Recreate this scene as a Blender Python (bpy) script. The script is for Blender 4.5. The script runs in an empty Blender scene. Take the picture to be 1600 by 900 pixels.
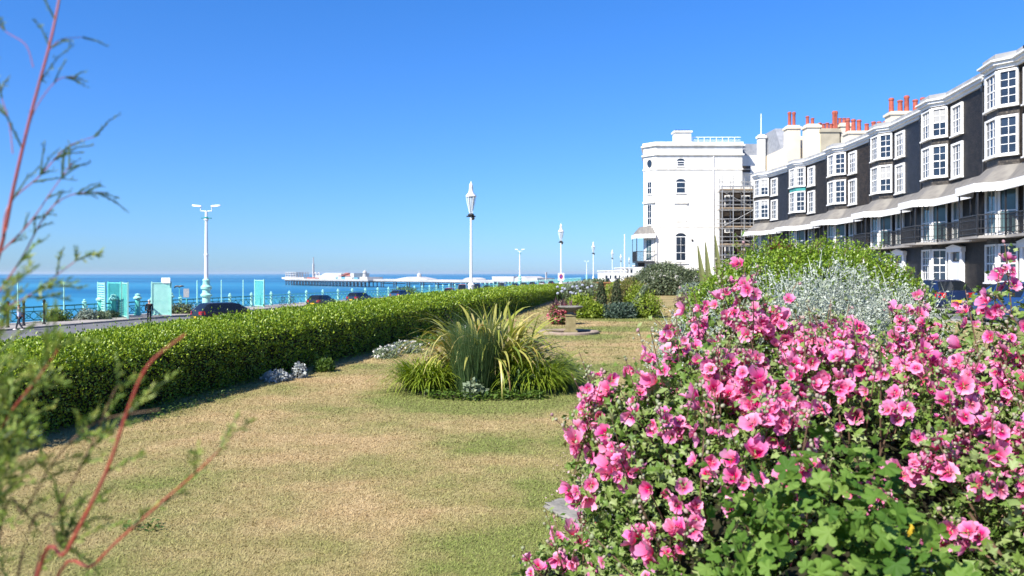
import bpy, bmesh, math, random
import numpy as np
from mathutils import Vector, Matrix
random.seed(7)
rng = np.random.default_rng(7)
R = math.radians
PI = math.pi
SC = bpy.context.scene
COL = SC.collection

# ------------------------------------------------------------------ camera, sky, sun, exposure
EYE = 1.7
cam_d = bpy.data.cameras.new('camera')
cam = bpy.data.objects.new('camera', cam_d); COL.objects.link(cam)
cam.location = (0, 0, EYE); cam.rotation_euler = (R(90), 0, 0)
cam_d.sensor_width = 36; cam_d.lens = 28.8
cam_d.shift_y = -23/1600
cam_d.clip_start = 0.05; cam_d.clip_end = 60000
cam_d.dof.use_dof = True; cam_d.dof.focus_distance = 8.0; cam_d.dof.aperture_fstop = 3.8
SC.camera = cam

SUN_EL = 42.0
SUN_H = Vector((-0.70, -0.714, 0)).normalized()
sun_dir = SUN_H*math.cos(R(SUN_EL)) + Vector((0, 0, math.sin(R(SUN_EL))))
w = bpy.data.worlds.new('World'); SC.world = w; w.use_nodes = True
nt = w.node_tree
bg = nt.nodes['Background']
sky = nt.nodes.new('ShaderNodeTexSky'); sky.sky_type = 'NISHITA'; sky.sun_disc = False
sky.sun_elevation = R(SUN_EL)
sky.sun_rotation = math.atan2(SUN_H.x, SUN_H.y)
sky.altitude = 0; sky.air_density = 1.0; sky.dust_density = 0.25; sky.ozone_density = 4.0
tint = nt.nodes.new('ShaderNodeMixRGB'); tint.blend_type = 'MULTIPLY'; tint.inputs[0].default_value = 1; tint.inputs[2].default_value = (.375, .605, .98, 1)
tcw = nt.nodes.new('ShaderNodeTexCoord'); sxyz = nt.nodes.new('ShaderNodeSeparateXYZ'); nt.links.new(tcw.outputs['Generated'], sxyz.inputs[0])
rmp = nt.nodes.new('ShaderNodeValToRGB'); rmp.color_ramp.elements[0].position = 0.0; rmp.color_ramp.elements[1].position = .32
rmp.color_ramp.elements[0].color = (.36, .57, .96, 1); rmp.color_ramp.elements[1].color = (.27, .64, 1.10, 1)
nt.links.new(sxyz.outputs[2], rmp.inputs[0]); nt.links.new(rmp.outputs[0], tint.inputs[2])
nt.links.new(sky.outputs[0], tint.inputs[1]); nt.links.new(tint.outputs[0], bg.inputs[0]); bg.inputs[1].default_value = 0.088
sd = bpy.data.lights.new('sun', 'SUN'); sun = bpy.data.objects.new('sun', sd); COL.objects.link(sun)
sd.energy = 4.7; sd.angle = R(0.53); sd.color = (1.0, 0.95, 0.87)
sun.rotation_euler = sun_dir.to_track_quat('Z', 'Y').to_euler()
SC.view_settings.view_transform = 'Standard'; SC.view_settings.look = 'None'
SC.view_settings.exposure = 1.06; SC.view_settings.gamma = 1.0
SC.view_settings.use_curve_mapping = False

# ------------------------------------------------------------------ materials
def mat(name, col, rough=0.6, spec=0.4, metal=0.0, col2=None, scale=5.0, bump=0.0, bscale=None, detail=4, stretch=None, emis=None):
    m = bpy.data.materials.new(name); m.use_nodes = True
    t = m.node_tree; b = t.nodes['Principled BSDF']
    b.inputs['Base Color'].default_value = (*col, 1)
    b.inputs['Roughness'].default_value = rough
    b.inputs['Specular IOR Level'].default_value = spec
    b.inputs['Metallic'].default_value = metal
    if col2 is not None or bump:
        tc = t.nodes.new('ShaderNodeTexCoord'); vec = tc.outputs['Object']
        if stretch:
            mp = t.nodes.new('ShaderNodeMapping'); mp.inputs['Scale'].default_value = stretch
            t.links.new(vec, mp.inputs[0]); vec = mp.outputs[0]
        if col2 is not None:
            n = t.nodes.new('ShaderNodeTexNoise'); n.inputs['Scale'].default_value = scale; n.inputs['Detail'].default_value = detail
            t.links.new(vec, n.inputs['Vector'])
            r = t.nodes.new('ShaderNodeValToRGB'); r.color_ramp.elements[0].position = .35; r.color_ramp.elements[1].position = .65
            r.color_ramp.elements[0].color = (*col, 1); r.color_ramp.elements[1].color = (*col2, 1)
            t.links.new(n.outputs['Fac'], r.inputs[0]); t.links.new(r.outputs[0], b.inputs['Base Color'])
        if bump:
            n2 = t.nodes.new('ShaderNodeTexNoise'); n2.inputs['Scale'].default_value = bscale or scale*4; n2.inputs['Detail'].default_value = 5
            t.links.new(vec, n2.inputs['Vector'])
            bp = t.nodes.new('ShaderNodeBump'); bp.inputs['Strength'].default_value = bump; bp.inputs['Distance'].default_value = .02
            t.links.new(n2.outputs['Fac'], bp.inputs['Height']); t.links.new(bp.outputs[0], b.inputs['Normal'])
    return m

def leafmat(name, cols, rough=0.45, trans=0.35, spec=0.35):
    """cols: list of colours picked at random per leaf"""
    m = bpy.data.materials.new(name); m.use_nodes = True
    t = m.node_tree; b = t.nodes['Principled BSDF']; out = t.nodes['Material Output']
    g = t.nodes.new('ShaderNodeNewGeometry')
    r = t.nodes.new('ShaderNodeValToRGB'); cr = r.color_ramp
    while len(cr.elements) < len(cols): cr.elements.new(0.5)
    for i, c in enumerate(cols):
        cr.elements[i].position = i/max(1, len(cols)-1); 
    for i, c in enumerate(cols):
        cr.elements[i].color = (*c, 1)
    t.links.new(g.outputs['Random Per Island'], r.inputs[0])
    t.links.new(r.outputs[0], b.inputs['Base Color'])
    b.inputs['Roughness'].default_value = rough; b.inputs['Specular IOR Level'].default_value = spec
    if trans > 0:
        tr = t.nodes.new('ShaderNodeBsdfTranslucent'); mx = t.nodes.new('ShaderNodeMixShader'); mx.inputs[0].default_value = trans
        hs = t.nodes.new('ShaderNodeHueSaturation'); hs.inputs['Value'].default_value = 1.15; hs.inputs['Saturation'].default_value = 1.1
        t.links.new(r.outputs[0], hs.inputs['Color']); t.links.new(hs.outputs[0], tr.inputs[0])
        t.links.new(b.outputs[0], mx.inputs[1]); t.links.new(tr.outputs[0], mx.inputs[2]); t.links.new(mx.outputs[0], out.inputs[0])
    return m

def glassmat(name, col=(.02, .03, .04), rough=.08, spec=.6):
    return mat(name, col, rough, spec, col2=tuple(c*2.2 for c in col), scale=.9)

M = {}
M['white'] = mat('white_paint', (.80, .79, .77), .5, .4, col2=(.74, .73, .70), scale=3, bump=.05)
M['stucco'] = mat('white_stucco', (.80, .78, .73), .75, .3, col2=(.66, .63, .56), scale=.8, bump=.15, bscale=18, detail=8, stretch=(1.5, 1.5, .25))
M['cream'] = mat('cream_render', (.72, .64, .50), .8, .2, col2=(.60, .53, .41), scale=.5, bump=.2, bscale=12)
M['grey_render'] = mat('grey_render', (.42, .37, .27), .85, .2, col2=(.34, .30, .22), scale=1.2, bump=.2, bscale=12)
M['lead'] = mat('lead_sheet', (.21, .195, .17), .7, .3, col2=(.135, .125, .115), scale=1.4, stretch=(4, 1, .6), bump=.15)
M['parapet'] = mat('parapet_grey', (.36, .36, .35), .7, .3, col2=(.25, .25, .25), scale=1.5, bump=.1)
M['slate'] = mat('slate', (.30, .31, .33), .6, .4, col2=(.22, .23, .25), scale=2.5, bump=.3, bscale=20)
M['iron'] = mat('black_iron', (.012, .012, .014), .45, .5, col2=(.02, .02, .022), scale=8)
M['glass'] = glassmat('window_glass', (.012, .018, .028))
M['glass_teal'] = glassmat('tall_window_glass', (.035, .06, .065), .12)
M['terracotta'] = mat('terracotta', (.40, .095, .06), .75, .3, col2=(.27, .07, .05), scale=6, bump=.2)
M['door'] = mat('door_paint', (.62, .66, .72), .4, .5, col2=(.58, .61, .66), scale=4)
M['turq'] = mat('turquoise_paint', (.10, .52, .44), .45, .45, col2=(.16, .57, .49), scale=2.5)
M['turq_dark'] = mat('dark_turquoise_paint', (.03, .22, .20), .5, .4, col2=(.04, .27, .25), scale=3)
M['turq_deep'] = mat('deep_turquoise_paint', (.012, .13, .125), .5, .4, col2=(.02, .17, .16), scale=3)
M['turq_pale'] = mat('pale_turquoise_paint', (.38, .70, .60), .5, .4, col2=(.30, .62, .53), scale=2)
M['asphalt'] = mat('asphalt', (.125, .125, .13), .9, .2, col2=(.16, .155, .155), scale=.35, bump=.2, bscale=30)
M['paving'] = mat('paving', (.30, .27, .24), .9, .2, col2=(.36, .32, .29), scale=.5, bump=.2, bscale=20)
M['concrete'] = mat('concrete', (.33, .31, .28), .9, .2, col2=(.24, .22, .20), scale=.8, bump=.3)
M['stone'] = mat('weathered_stone', (.26, .24, .21), .9, .2, col2=(.15, .145, .125), scale=7, bump=.6, bscale=25)
M['soil'] = mat('soil', (.05, .038, .028), .95, .1, col2=(.08, .06, .045), scale=9, bump=.8, bscale=30)
M['wood'] = mat('plank_wood', (.27, .21, .15), .8, .2, col2=(.19, .15, .11), scale=2, stretch=(1, 8, 1))
M['steel'] = mat('galvanised_steel', (.36, .365, .37), .5, .4, .4, col2=(.28, .285, .29), scale=6)
M['tyre'] = mat('tyre_rubber', (.015, .015, .015), .85, .2, bump=.2, bscale=40)
M['rim'] = mat('wheel_rim', (.4, .4, .42), .3, .5, .8)
M['redlamp'] = mat('red_lamp', (.45, .012, .012), .2, .5)
M['headlamp'] = mat('head_lamp', (.75, .77, .8), .15, .6)
M['plate'] = mat('yellow_plate', (.75, .45, .03), .5, .4)
M['carglass'] = mat('car_glass', (.01, .013, .017), .06, .6)
M['black'] = mat('black_letter', (.01, .01, .01), .5, .4)
M['skin'] = mat('skin', (.45, .26, .18), .6, .3)
M['deck'] = mat('pier_white', (.50, .48, .455), .7, .3, col2=(.38, .365, .35), scale=.05)
M['pile'] = mat('pier_iron', (.035, .06, .09), .7, .3, col2=(.02, .035, .05), scale=.2)
M['pierred'] = mat('pier_red', (.42, .12, .08), .7, .3, col2=(.32, .10, .07), scale=.1)
M['pierblue'] = mat('pier_blue', (.12, .30, .42), .7, .3)
M['piergrey'] = mat('pier_roof', (.45, .50, .45), .7, .3, col2=(.55, .58, .52), scale=.06)

def brickmat(name, c1, c2, mortar, sx=.24, sy=.075, rough=.4, spec=.45):
    m = bpy.data.materials.new(name); m.use_nodes = True
    t = m.node_tree; b = t.nodes['Principled BSDF']
    tc = t.nodes.new('ShaderNodeTexCoord')
    sep = t.nodes.new('ShaderNodeSeparateXYZ'); t.links.new(tc.outputs['Object'], sep.inputs[0])
    ad = t.nodes.new('ShaderNodeMath'); ad.operation = 'ADD'; t.links.new(sep.outputs[0], ad.inputs[0]); t.links.new(sep.outputs[1], ad.inputs[1])
    cb = t.nodes.new('ShaderNodeCombineXYZ'); t.links.new(ad.outputs[0], cb.inputs[0]); t.links.new(sep.outputs[2], cb.inputs[1])
    br = t.nodes.new('ShaderNodeTexBrick'); t.links.new(cb.outputs[0], br.inputs['Vector'])
    br.inputs['Scale'].default_value = 1.0; br.inputs['Brick Width'].default_value = sx; br.inputs['Row Height'].default_value = sy
    br.inputs['Mortar Size'].default_value = .009; br.inputs['Color1'].default_value = (*c1, 1); br.inputs['Color2'].default_value = (*c2, 1); br.inputs['Mortar'].default_value = (*mortar, 1)
    n = t.nodes.new('ShaderNodeTexNoise'); n.inputs['Scale'].default_value = 2.2; n.inputs['Detail'].default_value = 8; n.inputs['Roughness'].default_value = .7; t.links.new(tc.outputs['Object'], n.inputs['Vector'])
    mr = t.nodes.new('ShaderNodeMapRange'); mr.inputs['From Min'].default_value = .3; mr.inputs['From Max'].default_value = .7; mr.inputs['To Min'].default_value = .35; mr.inputs['To Max'].default_value = 1.9; t.links.new(n.outputs['Fac'], mr.inputs[0])
    mx = t.nodes.new('ShaderNodeVectorMath'); mx.operation = 'MULTIPLY'; t.links.new(br.outputs['Color'], mx.inputs[0]); t.links.new(mr.outputs[0], mx.inputs[1])
    t.links.new(mx.outputs[0], b.inputs['Base Color'])
    bp = t.nodes.new('ShaderNodeBump'); bp.inputs['Strength'].default_value = .6; bp.inputs['Distance'].default_value = .01; bp.invert = True
    t.links.new(br.outputs['Fac'], bp.inputs['Height']); t.links.new(bp.outputs[0], b.inputs['Normal'])
    b.inputs['Roughness'].default_value = rough; b.inputs['Specular IOR Level'].default_value = spec
    return m
M['tiles'] = brickmat('black_glazed_tiles', (.011, .010, .010), (.026, .021, .018), (.005, .005, .005), rough=.5, spec=.16)
M['cobble'] = brickmat('knapped_flint', (.03, .026, .022), (.085, .070, .055), (.010, .010, .010), .16, .11, .55, .4)

# ------------------------------------------------------------------ object helpers
def link(o, parent=None):
    COL.objects.link(o)
    if parent is not None: o.parent = parent
    return o
def tag(o, label=None, cat=None, group=None, kind=None):
    if label: o['label'] = label
    if cat: o['category'] = cat
    if group: o['group'] = group
    if kind: o['kind'] = kind
    return o
def thing(name, label, cat, loc=(0, 0, 0), rz=0.0, group=None):
    o = bpy.data.objects.new(name, None); o.empty_display_size = .2
    o.location = loc; o.rotation_euler = (0, 0, rz); link(o)
    return tag(o, label, cat, group)
def kids(o):
    return [c for c in COL.objects if c.parent is o]
def copy_thing(o, loc, rz=None, label=None, scale=None):
    c = o.copy(); COL.objects.link(c); c.location = loc
    if rz is not None: c.rotation_euler = (0, 0, rz)
    if scale: c.scale = (scale,)*3
    if label: c['label'] = label
    for k in kids(o):
        k2 = k.copy(); COL.objects.link(k2); k2.parent = c
        for g in kids(k):
            g2 = g.copy(); COL.objects.link(g2); g2.parent = k2
    return c
def root_loc(p):
    v = Vector((0, 0, 0))
    while p is not None:
        v = v + p.location; p = p.parent
    return v

class MB:
    def __init__(s): s.v = []; s.f = []
    def add(s, vs, fs):
        o = len(s.v); s.v += [tuple(p) for p in vs]; s.f += [tuple(i+o for i in f) for f in fs]
    def box(s, x0, x1, y0, y1, z0, z1):
        s.add([(x0,y0,z0),(x1,y0,z0),(x1,y1,z0),(x0,y1,z0),(x0,y0,z1),(x1,y0,z1),(x1,y1,z1),(x0,y1,z1)],
              [(0,3,2,1),(4,5,6,7),(0,1,5,4),(1,2,6,5),(2,3,7,6),(3,0,4,7)])
    def obox(s, c, u, n, u0, u1, o0, o1, z0, z1):
        c = Vector((c[0], c[1], 0)); u = Vector((u[0], u[1], 0)); n = Vector((n[0], n[1], 0))
        P = lambda a, o, z: c + u*a + n*o + Vector((0, 0, z))
        s.add([P(u0,o1,z0),P(u1,o1,z0),P(u1,o0,z0),P(u0,o0,z0),P(u0,o1,z1),P(u1,o1,z1),P(u1,o0,z1),P(u0,o0,z1)],
              [(0,3,2,1),(4,5,6,7),(0,1,5,4),(1,2,6,5),(2,3,7,6),(3,0,4,7)])
    def prism(s, poly, z0, z1):
        n = len(poly)
        s.add([(x, y, z0) for x, y in poly]+[(x, y, z1) for x, y in poly],
              [tuple(range(n))[::-1], tuple(range(n, 2*n))]+[(i, (i+1) % n, n+(i+1) % n, n+i) for i in range(n)])
    def loft(s, rings, closed=True, caps=True):
        n = len(rings[0]); o = []
        for r in rings: o += r
        f = []
        for i in range(len(rings)-1):
            for k in range(n if closed else n-1):
                f.append((i*n+k, i*n+(k+1) % n, (i+1)*n+(k+1) % n, (i+1)*n+k))
        if caps and closed: f += [tuple(range(n))[::-1], tuple(range((len(rings)-1)*n, len(rings)*n))]
        s.add(o, f)
    def lathe(s, prof, c=(0, 0, 0), n=12):
        s.loft([[(c[0]+r*math.cos(2*PI*k/n), c[1]+r*math.sin(2*PI*k/n), c[2]+z) for k in range(n)] for r, z in prof])
    def tube(s, pts, rad, n=6):
        pts = [Vector(p) for p in pts]
        if not hasattr(rad, '__len__'): rad = [rad]*len(pts)
        rings = []
        for i, p in enumerate(pts):
            d = (pts[min(i+1, len(pts)-1)]-pts[max(i-1, 0)]).normalized()
            a = d.orthogonal().normalized() if abs(d.z) > .95 else d.cross(Vector((0, 0, 1))).normalized()
            b = d.cross(a)
            rings.append([tuple(p+(a*math.cos(2*PI*k/n)+b*math.sin(2*PI*k/n))*rad[i]) for k in range(n)])
        s.loft(rings)
    def ball(s, c, r, nu=10, nv=7):
        if not hasattr(r, '__len__'): r = (r, r, r)
        s.loft([[(c[0]+r[0]*math.sin(PI*(j+.02)/(nv+.04))*math.cos(2*PI*k/nu), c[1]+r[1]*math.sin(PI*(j+.02)/(nv+.04))*math.sin(2*PI*k/nu), c[2]-r[2]*math.cos(PI*(j+.02)/(nv+.04))) for k in range(nu)] for j in range(nv+1)])
    def torus(s, c, R_, r, axis='z', n=24, m=6):
        rings = []
        for i in range(n+1):
            a = 2*PI*i/n; ring = []
            for k in range(m):
                b = 2*PI*k/m; q = R_+r*math.cos(b); h = r*math.sin(b)
                p = (q*math.cos(a), q*math.sin(a), h)
                if axis == 'x': p = (h, q*math.cos(a), q*math.sin(a))
                if axis == 'y': p = (q*math.cos(a), h, q*math.sin(a))
                ring.append((c[0]+p[0], c[1]+p[1], c[2]+p[2]))
            rings.append(ring)
        s.loft(rings, caps=False)
    def build(s, name, m, parent=None, world=False, smooth=False, sharp=35):
        me = bpy.data.meshes.new(name)
        v = s.v
        if world and parent is not None:
            L = root_loc(parent); v = [(a-L.x, b-L.y, c-L.z) for a, b, c in v]
        me.from_pydata(v, [], s.f); me.update()
        bm = bmesh.new(); bm.from_mesh(me); bmesh.ops.recalc_face_normals(bm, faces=bm.faces); bm.to_mesh(me); bm.free()
        me.materials.append(m)
        if smooth:
            me.polygons.foreach_set('use_smooth', [True]*len(me.polygons)); me.set_sharp_from_angle(angle=R(sharp))
        return link(bpy.data.objects.new(name, me), parent)

def np_mesh(name, V, F, m, parent=None, world=True, smooth=False, col=None):
    """V (n,3), F (k,3|4) or list of such arrays"""
    Fs = F if isinstance(F, list) else [F]
    V = np.asarray(V, dtype=np.float32).reshape(-1, 3)
    if world and parent is not None:
        L = root_loc(parent); V = V - np.array([L.x, L.y, L.z], np.float32)
    me = bpy.data.meshes.new(name); me.vertices.add(len(V)); me.vertices.foreach_set('co', V.ravel())
    loops = np.concatenate([f.ravel() for f in Fs]); tot = np.concatenate([np.full(len(f), f.shape[1]) for f in Fs])
    st = np.concatenate([[0], np.cumsum(tot)[:-1]])
    me.loops.add(len(loops)); me.loops.foreach_set('vertex_index', loops.astype(np.int32))
    me.polygons.add(len(tot)); me.polygons.foreach_set('loop_start', st.astype(np.int32))
    if smooth: me.polygons.foreach_set('use_smooth', np.ones(len(tot), bool))
    me.update(calc_edges=True); me.validate()
    if col is not None:
        a = me.color_attributes.new('Col', 'FLOAT_COLOR', 'POINT'); a.data.foreach_set('color', np.asarray(col, np.float32).ravel())
    me.materials.append(m)
    return link(bpy.data.objects.new(name, me), parent)

def inst(tv, tf, B, T):
    """tv (k,3), tf list of faces arrays, B (N,3,3) columns = local axes, T (N,3)"""
    N = len(T); k = len(tv)
    V = np.einsum('nij,kj->nki', B, tv) + T[:, None, :]
    off = (np.arange(N)*k)[:, None, None]
    return V.reshape(-1, 3), [(f[None]+off).reshape(-1, f.shape[1]) for f in tf]
def nrm(a): return a/np.maximum(np.linalg.norm(a, axis=-1, keepdims=True), 1e-9)
def basis(axis, normal, size):
    """x = side, y = along leaf, z = leaf normal"""
    y = nrm(axis); x = nrm(np.cross(y, normal)); z = np.cross(x, y)
    s = np.broadcast_to(np.asarray(size, float).reshape(-1, 1), (len(y), 1)) if np.ndim(size) < 2 else size
    if np.ndim(size) == 2: return np.stack([x*size[:, :1], y*size[:, 1:2], z*size[:, 2:3]], axis=2)
    return np.stack([x*s, y*s, z*s], axis=2)
# leaf templates: y from 0 to 1
def t_leaf(wd=.28, fold=.10):
    v = np.array([(0,0,0),(wd,.42,fold),(0,1,-.06),(-wd,.42,fold),(0,.45,0)], float)
    return v, [np.array([(0,1,4),(1,2,4),(2,3,4),(3,0,4)])]
def t_leaf2(wd=.25, fold=.08):
    v = np.array([(0,0,0),(wd,.45,fold),(0,1,-.08),(-wd,.45,fold)], float)
    return v, [np.array([(0,1,2),(0,2,3)])]
def t_lobed(lobes=5, depth=.38, spread=230):
    pts = []; n = lobes*2+1
    for i in range(n):
        a = R(90 + spread*(i/(n-1)-.5))
        r = (1.0-.28*abs(i/(n-1)-.5)*2) if i % 2 == 1 else (1-depth)*(.95-.28*abs(i/(n-1)-.5)*2)
        pts.append((r*math.cos(a)*.62, .38+r*math.sin(a)*.62, .10*math.sin(i*2.1)-.10*r*r))
    v = np.array([(0, 0, .0), (0, .36, .06)]+pts, float)
    f = [(1, 2+i, 3+i) for i in range(n-1)] + [(1, 0, 2), (1, 2+n-1, 0)]
    return v, [np.array(f)]
def noise3(p, s=1.0, seed=0.0):
    p = p*s
    return (np.sin(p[:, 0]*1.7+p[:, 1]*2.3+seed)*np.cos(p[:, 2]*1.9-p[:, 0]*.8+seed*1.3)+.5*np.sin(p[:, 1]*4.1+p[:, 2]*3.7+seed*2)*np.cos(p[:, 0]*3.9+seed)) / 1.5

def blades(N, base, az, el, length, width, droop, segs=6, taper='strap', power=1.4, fold=0.0, twist=0.0):
    """arching strap leaves as strips; all args arrays of N"""
    t = np.linspace(0, 1, segs+1)
    el_t = el[:, None] - droop[:, None]*t[None]**power
    el_t = np.maximum(el_t, -1.45)
    dl = (length/segs)[:, None]
    dh = np.cos((el_t[:, 1:]+el_t[:, :-1])/2)*dl; dz = np.sin((el_t[:, 1:]+el_t[:, :-1])/2)*dl
    h = np.concatenate([np.zeros((N, 1)), np.cumsum(dh, 1)], 1); z = np.concatenate([np.zeros((N, 1)), np.cumsum(dz, 1)], 1)
    ax = np.stack([np.cos(az), np.sin(az)], 1)
    sa = az + PI/2 + twist*rng.normal(size=N)
    side = np.stack([np.cos(sa), np.sin(sa)], 1)
    P = np.zeros((N, segs+1, 3)); P[:, :, :2] = base[:, None, :2] + h[:, :, None]*ax[:, None, :]; P[:, :, 2] = base[:, 2:3] + z
    if taper == 'strap': wt = np.minimum(1, .55+t*2.0)*np.clip((1-t)*2.6, 0.02, 1)**.8
    else: wt = (1-t)**.8*.96+.04
    off = (side[:, None, :]*wt[None, :, None]*width[:, None, None]*.5)
    V = np.zeros((N, segs+1, 2, 3)); V[:, :, 0] = P; V[:, :, 1] = P
    V[:, :, 0, :2] += off; V[:, :, 1, :2] -= off
    V[:, :, 0, 2] += fold*width[:, None]*wt[None]
    k = (segs+1)*2
    q = np.array([(2*i, 2*i+1, 2*i+3, 2*i+2) for i in range(segs)])
    F = (q[None]+(np.arange(N)*k)[:, None, None]).reshape(-1, 4)
    return V.reshape(-1, 3), F
def merge(parts):
    Vs = []; F3 = []; F4 = []; o = 0
    for V, F in parts:
        for f in (F if isinstance(F, list) else [F]):
            (F3 if f.shape[1] == 3 else F4).append(f+o)
        Vs.append(V); o += len(V)
    return np.concatenate(Vs), ([np.concatenate(F3)] if F3 else [])+([np.concatenate(F4)] if F4 else [])

def ell_surface(ells, N, zmin=0.0, rough=.10, seed=0., shell=(.82, 1.0), up=None):
    """sample points on a union of ellipsoids; returns points, outward normals"""
    area = np.array([((e[3]*e[4])**1.6+(e[3]*e[5])**1.6+(e[4]*e[5])**1.6)**(1/1.6) for e in ells]); area = area/area.sum()
    P = []; Nn = []; got = 0
    while got < N:
        k = rng.choice(len(ells), size=N, p=area)
        E = np.array(ells, float)[k]
        d = nrm(rng.normal(size=(N, 3)))
        r = rng.uniform(shell[0], shell[1], size=(N, 1))
        r = r*(1+rough*noise3(d*E[:, 3:6], 2.2, seed)[:, None]+rough*.5*noise3(d*E[:, 3:6], 6.5, seed+3)[:, None])
        p = E[:, :3]+d*E[:, 3:6]*r; n = nrm(d/E[:, 3:6])
        ok = p[:, 2] > zmin
        for e in ells:
            e = np.array(e); q = np.linalg.norm((p-e[:3])/e[3:6], axis=1)
            ok &= ~((q < shell[0]*.9))
        P.append(p[ok]); Nn.append(n[ok]); got += ok.sum()
        if ok.sum() == 0: break
    return np.concatenate(P)[:N], np.concatenate(Nn)[:N]

def foliage_on(p, n, size, tmpl, up=.35, rnd=.7, out=.5, svar=.35):
    N = len(p)
    axis = n*out + rng.normal(size=(N, 3))*rnd + np.array([0, 0, up])
    nor = n*.8 + rng.normal(size=(N, 3))*.55 + np.array([0, 0, .5])
    s = size*rng.uniform(1-svar, 1+svar, size=N)
    return inst(tmpl[0], tmpl[1], basis(axis, nor, s), p)
def core(ells, name, m, parent, k=.72, zmin=0.0):  # opaque dark balls added inside the foliage to block light
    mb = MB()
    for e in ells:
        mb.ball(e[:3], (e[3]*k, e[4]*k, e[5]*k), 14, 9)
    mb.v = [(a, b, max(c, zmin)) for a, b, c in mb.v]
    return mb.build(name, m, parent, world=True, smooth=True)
M['shade_core'] = mat('shade_core_fill', (.018, .019, .010), .9, .1, col2=(.03, .027, .015), scale=14, bump=.5)  # near-black fill for the plant cores, inner shade put into its colour
M['bark'] = mat('brown_stem', (.12, .075, .045), .8, .2, col2=(.17, .11, .07), scale=20)

# ------------------------------------------------------------------ the setting
def px(x, y, D):
    """size study: where a point seen in the photograph lies if it is D metres away"""
    return Vector(((x-800)/1280*D, D, EYE-(y-427)/1280*D))
HAZE = .000042
ROAD_Z = -2.2; SEA_Z = -18.3
RAIL = [(-66, -60), (-47, 20), (-35.8, 68), (-31.6, 85), (-26.8, 104), (-20, 128), (2.5, 232), (41, 451), (140, 1000), (700, 4000), (2500, 12000)]
def rail_at(D):
    for (x0, y0), (x1, y1) in zip(RAIL, RAIL[1:]):
        if y0 <= D <= y1: return x0+(x1-x0)*(D-y0)/(y1-y0)
HEDGE = [(-6.9, -2), (-6.2, 2), (-5.55, 5), (-4.98, 8), (-4.45, 11), (-3.8, 14), (-2.5, 20), (-1.35, 27), (.05, 35), (1.3, 43), (2.55, 51), (4.3, 60)]
def curve_at(C, D):
    for (x0, y0), (x1, y1) in zip(C, C[1:]):
        if y0 <= D <= y1:
            return x0+(x1-x0)*(D-y0)/(y1-y0)

def sea_material():
    m = bpy.data.materials.new('sea_water'); m.use_nodes = True
    t = m.node_tree; b = t.nodes['Principled BSDF']; L = t.links.new
    tc = t.nodes.new('ShaderNodeTexCoord')
    mp = t.nodes.new('ShaderNodeMapping'); mp.inputs['Scale'].default_value = (.00022, .0016, 1); mp.inputs['Rotation'].default_value = (0, 0, R(-8)); L(tc.outputs['Object'], mp.inputs[0])
    n = t.nodes.new('ShaderNodeTexNoise'); n.inputs['Scale'].default_value = 1.0; n.inputs['Detail'].default_value = 6; n.inputs['Roughness'].default_value = .6; L(mp.outputs[0], n.inputs['Vector'])
    r = t.nodes.new('ShaderNodeValToRGB'); r.color_ramp.elements[0].position = .42; r.color_ramp.elements[1].position = .60
    r.color_ramp.elements[0].color = (.003, .105, .225, 1); r.color_ramp.elements[1].color = (.030, .215, .35, 1)
    L(n.outputs['Fac'], r.inputs[0]); L(r.outputs[0], b.inputs['Base Color'])
    b.inputs['Roughness'].default_value = .38; b.inputs['Specular IOR Level'].default_value = .13
    n2 = t.nodes.new('ShaderNodeTexNoise'); n2.inputs['Scale'].default_value = .22; n2.inputs['Detail'].default_value = 6; L(tc.outputs['Object'], n2.inputs['Vector'])
    bp = t.nodes.new('ShaderNodeBump'); bp.inputs['Strength'].default_value = .5; bp.inputs['Distance'].default_value = .8
    L(n2.outputs['Fac'], bp.inputs['Height']); L(bp.outputs[0], b.inputs['Normal'])
    return m
mb = MB(); S = 24000
mb.add([(-S, -400, SEA_Z), (S, -400, SEA_Z), (S, S, SEA_Z), (-S, S, SEA_Z)], [(0, 1, 2, 3)])
tag(mb.build('sea', sea_material()), kind='structure')
# the seaside road and its land
mb = MB()
n = len(RAIL)
mb.add([(x-1.0, y, ROAD_Z) for x, y in RAIL]+[(6000, y, ROAD_Z) for x, y in RAIL], [(i, n+i, n+i+1, i+1) for i in range(n-1)])
tag(mb.build('road', M['asphalt']), kind='structure')
mb = MB()
mb.add([(x-1.0, y, ROAD_Z-.002) for x, y in RAIL]+[(x-3.5, y, SEA_Z-1) for x, y in RAIL], [(i, i+1, n+i+1, n+i) for i in range(n-1)])
tag(mb.build('sea_wall', M['concrete']), kind='structure')
hz = MB(); hz.box(-25000, 25000, -1500, 25500, SEA_Z-1.7, 34)
hm = bpy.data.materials.new('haze_air'); hm.use_nodes = True; ht = hm.node_tree
ht.nodes.remove(ht.nodes['Principled BSDF']); pv = ht.nodes.new('ShaderNodeVolumePrincipled'); pv.inputs['Color'].default_value = (.78, .90, 1.0, 1); pv.inputs['Density'].default_value = HAZE; pv.inputs['Anisotropy'].default_value = .2
ht.links.new(pv.outputs[0], ht.nodes['Material Output'].inputs['Volume'])
ho = hz.build('haze', hm); tag(ho, 'thin pale sea haze softening the horizon and the far pier', 'haze', kind='stuff')
def strip(name, d0, d1, z, m, y0=-50, y1=900, step=12, h=0.0):
    b = MB(); ys = np.arange(y0, y1, step); k = len(ys)
    L0 = [(rail_at(y)+d0, y, z) for y in ys]; L1 = [(rail_at(y)+d1, y, z) for y in ys]
    vs = L0+L1; fs = [(i, k+i, k+i+1, i+1) for i in range(k-1)]
    if h:
        vs += [(x, y, z-h) for x, y, z in L1]; fs += [(k+i, 2*k+i, 2*k+i+1, k+i+1) for i in range(k-1)]
    b.add(vs, fs); return tag(b.build(name, m), kind='structure')
strip('promenade_pavement', -.9, 4.2, ROAD_Z+.12, M['paving'], h=.12)
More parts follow.
